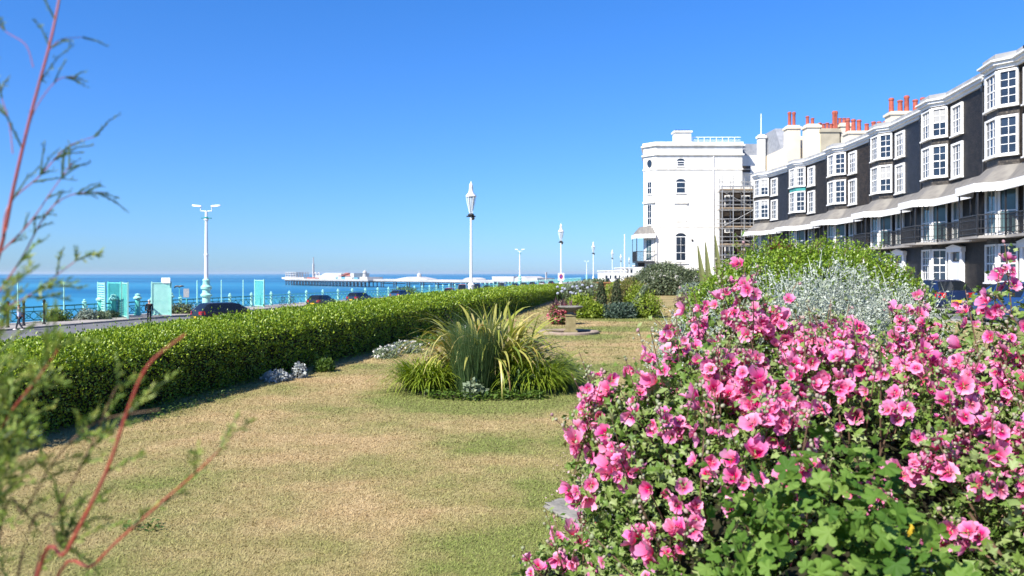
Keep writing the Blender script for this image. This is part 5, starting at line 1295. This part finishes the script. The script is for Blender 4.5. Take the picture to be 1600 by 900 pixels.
# agave-like blades
o = thing('agave', 'three tall pointed green agave blades against the white house', 'plant', (6.6, 27, 0))
for (x0, x1, zt, wd) in ((1107, 1090, 2.62, .24), (1113, 1117-15, 2.72, .24), (1131, 1117, 2.95, .26)):
    D = 27; a = px(x0, 432, D); a.z = .4; c = px(x1, 427, D); b = MB(); rings = []
    for t in np.linspace(0, 1, 7):
        w_ = wd*(.75+.5*t-1.25*t**2.2)*.5+.012; p = Vector((a.x+(c.x-a.x)*t**.9, D, .4+(zt-.4)*t))
        rings.append([(p.x-w_, p.y-.02, p.z), (p.x, p.y+.05, p.z), (p.x+w_, p.y-.02, p.z), (p.x, p.y-.0, p.z-.02)])
    b.loft(rings); b.build('blade', leafmat('agave_leaf', [(.13, .15, .05), (.19, .20, .075)], .5, .1) if 'agave_leaf' not in bpy.data.materials else bpy.data.materials['agave_leaf'], o, world=True)
M['redcord'] = leafmat('red_strap_leaf', [(.17, .045, .025), (.25, .09, .04), (.12, .03, .025), (.22, .14, .05)], .45, .25)
clump('cordyline', 'red leaved spiky cordyline top rising over the green shrub', 'plant', 8.05, 24.6, 190, .30, (.45, .75), (.035, .055), (R(15), R(88)), (.2, 1.2), M['redcord'], z0=2.15)
_c = [x for x in COL.objects if x.name.startswith('cordyline')][0]
b = MB(); b.tube([(8.05, 24.6, 0), (8.05, 24.6, 2.3)], [.10, .07], 8); b.build('trunk', M['bark'], _c, world=True)
# silver shrub of thin white shoots
M['silverstem'] = leafmat('silver_shoot', [(.29, .33, .27), (.41, .45, .38), (.52, .55, .48), (.35, .39, .31), (.23, .28, .20)], .7, .15, .15)
SS = [(2.75, 8.3, .45, 1.05, .85, 1.16), (3.7, 8.7, .5, .85, .8, 1.12), (2.05, 8.0, .3, .65, .7, .90), (1.62, 7.3, .38, .42, .5, .80), (3.1, 8.2, .6, .5, .5, 1.22), (4.3, 9.0, .4, .6, .6, 1.0)]
o = thing('silver_shrub', 'silvery white shrub of thin twiggy shoots behind the pink mallow', 'shrub', (2.9, 8.3, 0))
N = 7500; P, Nn = ell_surface(SS, N, .05, .22, 5., (.62, 1.0))
dirs = nrm(Nn*.7+rng.normal(size=(N, 3))*.55+np.array([0, 0, .75])); az = np.arctan2(dirs[:, 1], dirs[:, 0]); el = np.arcsin(np.clip(dirs[:, 2], -1, 1))
V, F = blades(N, P, az, el, rng.uniform(.10, .30, N), rng.uniform(.006, .011, N), rng.uniform(-.2, .5, N), 3, 'spike', twist=1.0); np_mesh('shoots', V, F, M['silverstem'], o)
k = 9; t = rng.uniform(.1, 1.05, (N, k)); LL = rng.uniform(.10, .28, (N, 1)); Q = (P[:, None, :]+dirs[:, None, :]*(t*LL)[:, :, None]).reshape(-1, 3)+rng.normal(size=(N*k, 3))*.004
D2 = np.repeat(dirs, k, 0); tm = t_leaf2(.20); V, F = inst(tm[0], tm[1], basis(D2*.5+rng.normal(size=(N*k, 3))*.6, D2+rng.normal(size=(N*k, 3))*.6, .034*rng.uniform(.6, 1.3, N*k)), Q); np_mesh('foliage', V, F, M['silverstem'], o)
core(SS, 'branches_or_core', mat('silver_shrub_core', (.10, .10, .08), .9, .1, col2=(.05, .055, .04), scale=9, bump=.6), o, .55)  # solid core added inside the shoots to stop light

# ------------------------------------------------------------------ pink mallow bushes in front
def petal_material():
    m = bpy.data.materials.new('mallow_petal'); m.use_nodes = True
    t = m.node_tree; b = t.nodes['Principled BSDF']; L = t.links.new; out = t.nodes['Material Output']
    a = t.nodes.new('ShaderNodeVertexColor'); a.layer_name = 'Col'
    g = t.nodes.new('ShaderNodeNewGeometry'); oi = t.nodes.new('ShaderNodeObjectInfo')
    ad = t.nodes.new('ShaderNodeMath'); ad.operation = 'ADD'; L(g.outputs['Random Per Island'], ad.inputs[0]); L(oi.outputs['Random'], ad.inputs[1])
    fr = t.nodes.new('ShaderNodeMath'); fr.operation = 'FRACT'; L(ad.outputs[0], fr.inputs[0])
    mr = t.nodes.new('ShaderNodeMapRange'); mr.inputs['To Min'].default_value = .78; mr.inputs['To Max'].default_value = 1.16; L(fr.outputs[0], mr.inputs[0])
    hs = t.nodes.new('ShaderNodeHueSaturation'); L(a.outputs[0], hs.inputs['Color']); L(mr.outputs[0], hs.inputs['Value'])
    mh = t.nodes.new('ShaderNodeMapRange'); mh.inputs['To Min'].default_value = .485; mh.inputs['To Max'].default_value = .515; L(fr.outputs[0], mh.inputs[0]); L(mh.outputs[0], hs.inputs['Hue'])
    ms = t.nodes.new('ShaderNodeMath'); ms.operation = 'MULTIPLY'; ms.inputs[1].default_value = 7.31; L(fr.outputs[0], ms.inputs[0]); mf = t.nodes.new('ShaderNodeMath'); mf.operation = 'FRACT'; L(ms.outputs[0], mf.inputs[0])
    mt = t.nodes.new('ShaderNodeMapRange'); mt.inputs['To Min'].default_value = .84; mt.inputs['To Max'].default_value = 1.16; L(mf.outputs[0], mt.inputs[0]); L(mt.outputs[0], hs.inputs['Saturation'])
    L(hs.outputs[0], b.inputs['Base Color']); b.inputs['Roughness'].default_value = .55; b.inputs['Specular IOR Level'].default_value = .25
    tr = t.nodes.new('ShaderNodeBsdfTranslucent'); h2 = t.nodes.new('ShaderNodeMixRGB'); h2.blend_type = 'MULTIPLY'; h2.inputs[0].default_value = 1; h2.inputs[2].default_value = (1.0, .55, .62, 1); L(hs.outputs[0], h2.inputs[1]); L(h2.outputs[0], tr.inputs[0]); mx = t.nodes.new('ShaderNodeMixShader'); mx.inputs[0].default_value = .38
    L(b.outputs[0], mx.inputs[1]); L(tr.outputs[0], mx.inputs[2]); L(mx.outputs[0], out.inputs[0])
    return m
M['petal'] = petal_material()
def t_flower(cup, seed, R_=.040, petals=5):
    r_ = np.random.default_rng(seed); V = []; F = []; C = []
    nr_, na = 5, 6
    for p in range(petals):
        a0 = 2*PI*p/petals+r_.normal(0, .08); pc = cup*(1+r_.normal(0, .2)); ln = R_*(1+r_.normal(0, .07)); ph = r_.uniform(0, 6)
        o = len(V)
        for i in range(nr_+1):
            q = .07+.93*i/nr_
            for j in range(na+1):
                s = j/na*2-1
                half = R(12+31*min(1, q*1.5)-4*max(0, q-.8)*5)
                rr = q*ln*(1-(.16*math.exp(-(s/.28)**2)+.10*abs(s)**3)*max(0, q-.55)/.45)
                aa = a0+s*half
                z = ln*(pc*q**1.4+.10*s*q+.075*math.sin(3*s*2+ph)*q*q+.05*math.sin(q*7+ph*2)*q-.10*(abs(s)**2)*q)
                V.append((rr*math.cos(aa), rr*math.sin(aa), z))
                vein = .5+.5*math.cos(s*11+ph)
                base = np.array((.84, .150, .385))*(1-.10*vein)+np.array((.03, .02, .02))*q
                edge = np.array((.92, .43, .67))
                ctr = np.array((.50, .008, .07))
                c = ctr+(base-ctr)*min(1, max(0, (q-.14)/.55)); c = c+(edge-c)*max(0, (q-.42)/.58)*.75
                C.append((*c, 1))
        for i in range(nr_):
            for j in range(na):
                a = o+i*(na+1)+j; F.append((a, a+1, a+na+2, a+na+1))
    # stamen column
    o = len(V); n = 5
    for i, (r, z) in enumerate(((.05, .0), (.06, .12), (.085, .30), (.06, .40), (.005, .44))):
        for k in range(n):
            V.append((R_*r*math.cos(2*PI*k/n), R_*r*math.sin(2*PI*k/n), R_*z)); C.append((.72, .45, .42, 1) if i > 1 else (.5, .08, .15, 1))
    for i in range(4):
        for k in range(n): F.append((o+i*n+k, o+i*n+(k+1) % n, o+(i+1)*n+(k+1) % n, o+(i+1)*n+k))
    return np.array(V, float), [np.array(F)], np.array(C, np.float32)
FLW = [t_flower(c, 10+i) for i, c in enumerate((.30, .50, .15, .75, .42, 1.3, .95, .55))]
FMESH = []
for V, F, C in FLW:
    tmp = np_mesh('flower', V, F, M['petal'], smooth=True, col=C); FMESH.append(tmp.data); bpy.data.objects.remove(tmp)
M['mallow_leaf'] = leafmat('mallow_leaf', [(.065, .13, .018), (.105, .185, .028), (.15, .235, .045), (.21, .29, .075), (.27, .33, .13), (.095, .17, .022)], .5, .25, .3)
M['bud'] = leafmat('mallow_bud', [(.20, .25, .12), (.28, .31, .18), (.34, .30, .22), (.38, .22, .24)], .6, .15, .2)
def mallow(label, ells, Nleaf, nspray, fl_range, loc, lsize=.045, prefer=None, seed=0, smin=.0):
    o = thing('mallow_bush', label, 'bush', loc, 0, 'pink flowering mallow bushes')
    P, Nn = ell_surface(ells, Nleaf, .02, .14, seed, (.72, 1.02))
    t5 = t_lobed(3, .45, 200); t3 = t_lobed(5, .42, 215); h = Nleaf//2
    parts = [foliage_on(P[:h], Nn[:h], lsize, t5, .25, .8, .55, .5), foliage_on(P[h:], Nn[h:], lsize*.85, t3, .25, .8, .55, .5)]
    V, F = merge(parts); np_mesh('foliage', V, F, M['mallow_leaf'], o)
    P, Nn = ell_surface(ells, Nleaf//5, .02, .14, seed, (.45, .72)); V, F = foliage_on(P, Nn, lsize*1.3, t5, .2); np_mesh('inner_foliage', V, F, leafmat('inner_leaf_shaded', [(.03, .055, .015), (.055, .085, .025)], .5, .2), o)  # darker copy of the leaf, shade of the interior put into its colour
    # sprays: stem tip with flowers, buds and small leaves
    P, Nn = ell_surface(ells, nspray*6, smin, .14, seed, (.98, 1.04))
    cv = np.array([0, 0, EYE])-P; cv = nrm(cv); score = np.log(np.clip((Nn*cv).sum(1)*.7+Nn[:, 2]*.4+.1, .01, 1)*prefer(P))+rng.gumbel(size=len(P))*.9
    keep = np.argsort(-score)[:nspray]; P, Nn = P[keep], Nn[keep]
    fp_, fn_ = [], []; bp_ = []; lp_, ln_ = [], []; st = MB()
    for p, n in zip(P, Nn):
        d = nrm(n*.75+rng.normal(size=3)*.3+np.array([0, 0, .75])); L = random.uniform(.10, .28)
        a = p-d*.30; tip = p+d*L
        st.tube([tuple(a), tuple(p), tuple(tip)], [.0045, .0035, .002], 4)
        k = random.randint(*fl_range)
        for i in range(k):
            q = p+(tip-p)*random.uniform(-.25, .55); s = rng.normal(size=3); s = nrm(s-d*(s@d)); q2 = q+s*random.uniform(.02, .055)
            fn = nrm(s*.7+n*.6+nrm(np.array([0, 0, EYE])-q)*.35+np.array(sun_dir)*.25+rng.normal(size=3)*.55); fp_.append(q2); fn_.append(fn)
        for i in range(random.randint(5, 11)):
            bp_.append(p+(tip-p)*random.uniform(.2, 1.08)+rng.normal(size=3)*.016)
        for i in range(10):
            lp_.append(p+(tip-p)*random.uniform(-.6, .9)+rng.normal(size=3)*.03); ln_.append(nrm(n+rng.normal(size=3)*.4))
    st.build('stems', M['bark'], o, world=True)
    V, F = foliage_on(np.array(lp_), np.array(ln_), lsize*.8, t5, .2); np_mesh('spray_leaves', V, F, M['mallow_leaf'], o)
    bb = MB(); bb.ball((0, 0, 0), (1, 1, 1.25), 6, 4); tv = np.array(bb.v); tf = [np.array([f for f in bb.f if len(f) == 4])]
    NB = len(bp_); ax = rng.normal(size=(NB, 3))+np.array([0, 0, 1.]); V, F = inst(tv, tf, basis(np.cross(ax, rng.normal(size=(NB, 3))), ax, .0065*rng.uniform(.6, 1.4, NB)), np.array(bp_)); np_mesh('buds', V, F, M['bud'], o, smooth=True)['kind'] = 'stuff'
    fp_ = np.array(fp_); fn_ = np.array(fn_); dist = np.linalg.norm(fp_-np.array([0, 0, EYE]), axis=1); vis = (fn_*nrm(np.array([0, 0, EYE])-fp_)).sum(1)
    order = np.argsort(dist-.8*vis); pick = order[:100]; rest = order[100:]
    O = Vector(loc); sc = rng.uniform(.52, 1.06, len(fp_))*np.where(dist < 2.6, 1.12, 1)
    def fbasis(n):
        B = basis(nrm(np.cross(n, rng.normal(size=(len(n), 3)))), n, 1.0); return B
    Bs = fbasis(fn_)
    for i in pick:
        f = bpy.data.objects.new('flower', FMESH[rng.integers(0, len(FMESH))]); COL.objects.link(f); f.parent = o
        m3 = Matrix([list(r) for r in Bs[i]*sc[i]]).to_4x4(); m3.translation = Vector(fp_[i])-O; f.matrix_local = m3
    if len(rest):
        parts = []; cols = []
        for v in range(len(FLW)):
            ii = rest[v::len(FLW)]
            if len(ii) == 0: continue
            parts.append(inst(FLW[v][0], FLW[v][1], Bs[ii]*sc[ii][:, None, None], fp_[ii])); cols.append(np.tile(FLW[v][2], (len(ii), 1)))
        V, F = merge(parts); r = np_mesh('flowers_behind', V, F, M['petal'], o, smooth=True, col=np.concatenate(cols)); r['kind'] = 'stuff'
    # woody stems rising from the root
    b = MB()
    for e in ells:
        for k in range(4):
            tip = Vector((e[0]+random.uniform(-.6, .6)*e[3], e[1]+random.uniform(-.6, .6)*e[4], e[2]+.6*e[5])); c = Vector((e[0], e[1], 0))
            b.tube([c, c.lerp(tip, .5)+Vector((random.uniform(-.05, .05), 0, .05)), tip], [.016, .011, .006], 5)
    b.build('branches_or_core', M['bark'], o, world=True)
    core(ells, 'inner_shade_core', M['shade_core'], o, .58, .02)  # dark core added behind the leaves, shade in its colour
    return o
def bloom_left(P):      # most flowers near the top of the bush and on its lawn side
    h = P[:, 2]/(P[:, 1]*.30+.35); w_ = np.interp(h, [.25, .50, .68, .85], [.10, .28, .65, 1.0])
    return np.maximum(w_, np.interp(P[:, 0], [.55, 1.05], [.75, .0])*((P[:, 2] > .35) | (P[:, 0] < .5)))*np.interp(P[:, 1], [4.4, 4.9], [1, .5])
def bloom_right(P):
    h = P[:, 2]/(P[:, 1]*.30+.35); return np.interp(h, [.35, .62, .78, .92], [.10, .18, .5, 1.0])
E_LEFT = [(1.55, 3.95, .42, 1.05, .95, .90), (1.02, 3.55, .35, .66, .75, .78), (2.25, 4.4, .42, .9, .9, .78), (.62, 3.6, .15, .30, .45, .34), (.27, 4.05, .10, .25, .34, .29), (1.22, 4.4, .55, .42, .5, 1.0), (.86, 3.9, .5, .50, .55, .80), (.64, 4.0, .72, .34, .42, .50), (1.75, 4.5, .5, .6, .6, .80)]
E_RIGHT = [(2.75, 3.5, .5, .95, .9, .88), (3.75, 4.2, .6, .95, 1.0, 1.02), (2.9, 3.9, .6, .6, .6, .98), (2.1, 2.75, .40, .80, .70, .72), (1.75, 2.35, .30, .55, .55, .62), (2.65, 4.45, .66, .72, .7, .90), (2.15, 4.6, .55, .55, .6, .82)]
mallow('large pink flowering mallow bush spilling over the edge of the lawn', E_LEFT, 24000, 205, (3, 8), (1.4, 3.9, 0), .045, bloom_left, 1., .2)
mallow('pink mallow bush filling the right edge, with the largest near flowers', E_RIGHT, 25000, 140, (3, 8), (2.8, 3.4, 0), .042, bloom_right, 2., .35)

# broad leaved plants at the foot of the bushes
def t_palm(lobes=5, pleat=.05):
    v = [(0, 0, 0), (0, .30, .03)]; n = lobes*6+1; f = []
    for q in (.5, 1.0):
        for i in range(n):
            u = i/(n-1); a = R(90+290*(u-.5)); lob = abs(math.cos(PI*lobes*(u-.5)))**.7
            r = (.62+.38*lob)*(1-.22*abs(u-.5)*2)*.56*q
            v.append((r*math.cos(a), .32+r*math.sin(a), pleat*(lob-.4)*q-.16*q*q*(.5+.5*math.sin(5*u))+.02*math.sin(i*2.3)*q))
    for i in range(n-1): f.append((1, 2+i, 3+i))
    q4 = [(2+i, 2+n+i, 3+n+i, 3+i) for i in range(n-1)]
    return np.array(v, float), [np.array(f), np.array(q4)]
M['broad'] = leafmat('broad_lobed_leaf', [(.050, .115, .016), (.085, .165, .024), (.125, .215, .036), (.18, .27, .06)], .6, .3, .15)
M['yellow_leaf'] = leafmat('yellowing_leaf', [(.55, .36, .02), (.62, .44, .05)], .5, .3)
def broad(label, ells, N, size, yellow, loc):
    o = thing('leafy_plant', label, 'plant', loc, 0, 'broad leaved green plants under the mallow')
    P, Nn = ell_surface(ells, N, .04, .16, 4., (.75, 1.03)); t = t_palm()
    V, F = foliage_on(P, Nn, size, t, .15, .6, .45, .4); np_mesh('foliage', V, F, M['broad'], o, smooth=True)
    if yellow:
        P, Nn = ell_surface(ells, yellow*3, .15, .1, 4., (1.0, 1.06)); i = np.argsort(P[:, 1])[:yellow]; V, F = foliage_on(P[i], Nn[i], size*.8, t, .15); np_mesh('yellow_leaves', V, F, M['yellow_leaf'], o)
    b = MB()
    for e in ells:
        for k in range(14):
            a = random.uniform(0, 2*PI); q = Vector((e[0]+.8*e[3]*math.cos(a), e[1]+.8*e[4]*math.sin(a), e[2]+random.uniform(.1, .7)*e[5])); c = Vector((e[0], e[1], .0)); b.tube([c, c.lerp(q, .6)+Vector((0, 0, .08)), q], [.009, .006, .004], 5)
    b.build('stalks', M['weed'], o, world=True); core(ells, 'inner_shade_core', M['shade_core'], o, .55, .02)  # core is an added dark filler that blocks light
broad('broad lobed green leafy plant in the lower middle of the flower bed', [(.92, 2.50, .45, .42, .42, .64), (.62, 2.85, .2, .38, .4, .48), (1.08, 2.35, .45, .35, .35, .60), (1.1, 2.75, .6, .3, .3, .55)], 1500, .064, 4, (1.0, 2.6, 0))
broad('broad leaved green plant low at the bottom right corner', [(1.65, 1.95, .38, .5, .40, .60), (1.2, 1.9, .32, .4, .36, .50)], 1500, .045, 8, (1.7, 1.95, 0))
tuft('leafy_seedling', 'small pale leafed plant at the lawn edge beneath the flowers', 'plant', [(.42, 3.95, .08, .26, .25, .22)], 160, .07, M['greygreen'], t_leaf(.33), shade_core=False)

# stones at the edge of the bed
def rock(name, label, loc, s, seed):
    bm = bmesh.new(); bmesh.ops.create_cube(bm, size=1); bmesh.ops.subdivide_edges(bm, edges=bm.edges, cuts=14, use_grid_fill=True)
    for v in bm.verts:
        p = np.array([v.co]); k = 1+.13*noise3(p*3, 1.3, seed)[0]+.05*noise3(p*9, 1.1, seed+2)[0]+.025*noise3(p*22, 1, seed+5)[0]; r_ = v.co.length; v.co = v.co*k*(1 if r_ < .6 else .6/r_*.55+.45); v.co = Vector((v.co.x*s[0], v.co.y*s[1], v.co.z*s[2]+s[2]*.45))
    me = bpy.data.meshes.new(name); bm.to_mesh(me); bm.free(); me.materials.append(M['stone']); me.polygons.foreach_set('use_smooth', [True]*len(me.polygons))
    o = link(bpy.data.objects.new(name, me)); o.location = loc; o.rotation_euler = (0, 0, seed); return tag(o, label, 'stone')
rock('stone_slab', 'flat grey stone slab at the corner of the flower bed', (.50, 5.75, -.01), (.36, .62, .055), .4)
rock('stone_block', 'weathered upright stone block half hidden under the pink flowers', (.66, 6.2, 0), (.20, .22, .36), 1.1)

# ------------------------------------------------------------------ feathery tamarisk at the left edge, close to the camera
M['redstem'] = mat('red_stem', (.34, .05, .035), .5, .4, col2=(.26, .06, .045), scale=30)
M['feather'] = leafmat('feathery_leaf', [(.16, .26, .035), (.24, .35, .06), (.32, .40, .09), (.38, .40, .10), (.20, .30, .05)], .5, .35)
M['feather_skyblur'] = leafmat('feathery_leaf_skyblur', [(.10, .19, .10), (.16, .25, .14), (.22, .30, .15)], .5, .35)  # bluish dark tone of sky blurring through the sprays, put into leaf colour
def tamarisk():
    o = thing('tamarisk', 'feathery tamarisk with thin red stems, close and blurred at the left edge', 'shrub', (-1.05, 1.3, 0))
    def spline(pts, n=14):
        pts = [Vector(p) for p in pts]; out = []
        for i in range(len(pts)-1):
            p0, p1, p2, p3 = pts[max(i-1, 0)], pts[i], pts[i+1], pts[min(i+2, len(pts)-1)]
            for k in range(n):
                t = k/n; out.append(.5*((2*p1)+(p2-p0)*t+(2*p0-5*p1+4*p2-p3)*t*t+(3*p1-p0-3*p2+p3)*t**3))
        out.append(pts[-1]); return out
    need_p, need_d = [], []; tw = MB()
    def branch(pts, r0, r1, dens, spray, red=True, leaf=True):
        c = spline(pts); n = len(c); b = MB(); b.tube(c[::2]+([c[-1]] if (n-1) % 2 else []), list(np.linspace(r0*.5, r1*.55, len(c[::2]+([c[-1]] if (n-1) % 2 else [])))), 7); b.build('stem', M['redstem'] if red else M['bark'], o, world=True, smooth=True)
        if not leaf: return
        for i in range(int(dens*((.50 if pts[-1][2] > 1.75 else .42)))):
            k = random.uniform(.08, 1)**.8*(n-1); i0 = min(int(k), n-2); p = c[i0].lerp(c[i0+1], k-i0); d = (c[i0+1]-c[i0]).normalized()
            s = Vector(rng.normal(size=3)); s = (s-d*s.dot(d)).normalized(); dd = (d*1.0+s*.75+Vector((0, 0, .12))).normalized(); L = spray*random.uniform(.4, 1.25)
            q = p+dd*L*.6; e = q+(dd+Vector((0, 0, -.35))).normalized()*L*.4
            tw.tube([p, q, e], [.0016, .0011, .0006], 4)
            m_ = int(L/.0030)
            for j in range(m_):
                t = random.uniform(.05, 1); w_ = p.lerp(q, t/.6) if t < .6 else q.lerp(e, (t-.6)/.4); need_p.append(w_); need_d.append(dd)
    Q = lambda x, y, D: tuple(px(x, y, D))
    root = (-1.02, 1.45, 0.0)
    root = (-.98, 1.35, 0.02)
    # tall stem that leaves the frame at the top
    branch([root, Q(-95, 700, 1.38), Q(-40, 520, 1.36), Q(2, 385, 1.34), Q(22, 290, 1.33), Q(48, 180, 1.33), Q(80, 60, 1.34), Q(97, -25, 1.36)], .0075, .0032, 26, .09)
    branch([Q(3, 380, 1.34), Q(14, 320, 1.36), Q(62, 275, 1.40), Q(105, 230, 1.43), Q(150, 213, 1.45)], .0026, .0010, 20, .055)
    branch([Q(0, 395, 1.33), Q(45, 350, 1.36), Q(80, 300, 1.38), Q(112, 255, 1.40)], .0026, .0010, 22, .055)
    branch([Q(-20, 480, 1.32), Q(30, 410, 1.35), Q(72, 335, 1.38), Q(110, 305, 1.41), Q(165, 300, 1.44)], .0030, .0010, 24, .055)
    branch([Q(-25, 490, 1.30), Q(40, 465, 1.34), Q(95, 425, 1.38), Q(122, 405, 1.40)], .0026, .0011, 24, .06)
    branch([Q(40, 210, 1.33), Q(58, 165, 1.35), Q(90, 125, 1.38), Q(120, 120, 1.4)], .0018, .0008, 12, .05)
    branch([Q(20, 240, 1.33), Q(14, 190, 1.34), Q(2, 150, 1.35), Q(-10, 100, 1.36)], .0018, .0008, 14, .06)
    branch([Q(75, 80, 1.33), Q(95, 62, 1.35), Q(130, 58, 1.38)], .0015, .0007, 6, .04)
    branch([Q(52, 105, 1.33), Q(40, 70, 1.34), Q(10, 50, 1.35), Q(-10, 30, 1.35)], .0015, .0007, 8, .05)
    # lower stems leaning right
    branch([root, Q(40, 980, 1.2), Q(105, 860, 1.15), Q(165, 740, 1.12), Q(200, 640, 1.10), Q(232, 570, 1.09), Q(290, 522, 1.08)], .0072, .0022, 16, .075)
    branch([root, Q(60, 1000, 1.25), Q(150, 880, 1.20), Q(235, 800, 1.16), Q(310, 735, 1.13), Q(345, 700, 1.12)], .0055, .0014, 20, .07)
    branch([root, Q(20, 940, 1.22), Q(90, 800, 1.20), Q(140, 700, 1.18), Q(170, 630, 1.17), Q(185, 600, 1.16)], .0042, .0014, 26, .075, False)
    branch([root, Q(-10, 900, 1.24), Q(40, 800, 1.22), Q(85, 720, 1.2), Q(150, 660, 1.17), Q(250, 640, 1.14)], .0040, .0012, 30, .075, False)
    branch([root, Q(-60, 800, 1.22), Q(-15, 700, 1.18), Q(20, 640, 1.15), Q(60, 590, 1.13), Q(95, 540, 1.12)], .0048, .0014, 44, .085)
    for k in range(8):
        x0 = random.uniform(-120, 60); x1 = x0+random.uniform(20, 140); y1 = random.uniform(600, 830); D = random.uniform(1.05, 1.35)
        branch([root, Q(x0, 920, D+.03), Q((x0+x1)/2, (900+y1)/2, D), Q(x1, y1, D)], .0036, .001, 36, .085, random.random() < .35)
    for k in range(4):
        x1 = random.uniform(-10, 52); y1 = random.uniform(450, 560); D = random.uniform(1.1, 1.3)
        branch([root, Q(x1-100, 760, D+.02), Q(x1-40, 640, D), Q(x1, y1, D)], .0032, .001, 36, .08, random.random() < .4)
    tw.build('side_twigs', M['weed'], o, world=True)['kind'] = 'stuff'
    p = np.array([tuple(v) for v in need_p]); d = np.array([tuple(v) for v in need_d]); N = len(p)
    tm = t_leaf2(.13); p = p+rng.normal(size=(N, 3))*.0012
    hi = p[:, 2] > 1.75
    for sel, m_, nm in ((hi, 'feather_skyblur', 'upper_foliage'), (~hi, 'feather', 'foliage')):
        n = sel.sum(); V, F = inst(tm[0], tm[1], basis(d[sel]*.9+rng.normal(size=(n, 3))*.42, rng.normal(size=(n, 3)), np.where(p[sel][:, 2] > 1.75, (.0065), .012)*rng.uniform(.6, 1.5, n)), p[sel]); np_mesh(nm, V, F, M[m_], o)
tamarisk()

# plants on the promenade
tuft('promenade_bush', 'round green bush by the railing right of the dark blue car', 'bush', [(rail_at(127)+2.6, 127, ROAD_Z+.4, 2.1, 1.4, 1.2)], 2600, .22, M['green_mid'], t_leaf2(.3)) if False else None
def prom_tuft(label, x, D, rx, h, m, N=700, s=.18):
    o = thing('promenade_plant', label, 'plant', (x, D, ROAD_Z+.12), 0, 'plants on the promenade edge')
    e = [(x, D, ROAD_Z+.2, rx, rx*.7, h)]; P, Nn = ell_surface(e, N, ROAD_Z+.12, .2, rng.uniform(0, 9), (.55, 1.)); V, F = foliage_on(P, Nn, s, t_leaf2(.3), .4); np_mesh('foliage', V, F, m, o)
    b = MB(); b.ball((x, D, ROAD_Z+.2), (rx*.6, rx*.4, h*.6), 8, 6); b.v = [(a, c, max(z, ROAD_Z+.125)) for a, c, z in b.v]; b.build('stems', M['shade_core'], o, world=True)  # the ball is an added dark core that stands for inner shade
prom_tuft('round green bush by the railing beyond the row of dark cars', px(634, 427, 124).x, 124, 2.4, 1.75, M['green_mid'], 2200)
prom_tuft('silver green bush left of the slatted screen', px(135, 427, 67).x, 67, 1.0, .75, M['silverdome'])
prom_tuft('second silver green bush at the foot of the slatted screen', px(157, 427, 67.5).x, 67.5, .8, .55, M['greygreen'])
prom_tuft('dark green bush below the railing left of the tall pole', px(88, 427, 65).x, 65, 1.3, .9, M['green_mid'])
prom_tuft('low green plant at the base of the screen enclosure', px(172, 427, 70).x, 70, .8, .5, M['dome_leaf'])
prom_tuft('dark bush right of the pale mesh screen', px(283, 427, 77).x, 77, 1.6, .85, M['dome_leaf'], 1000)
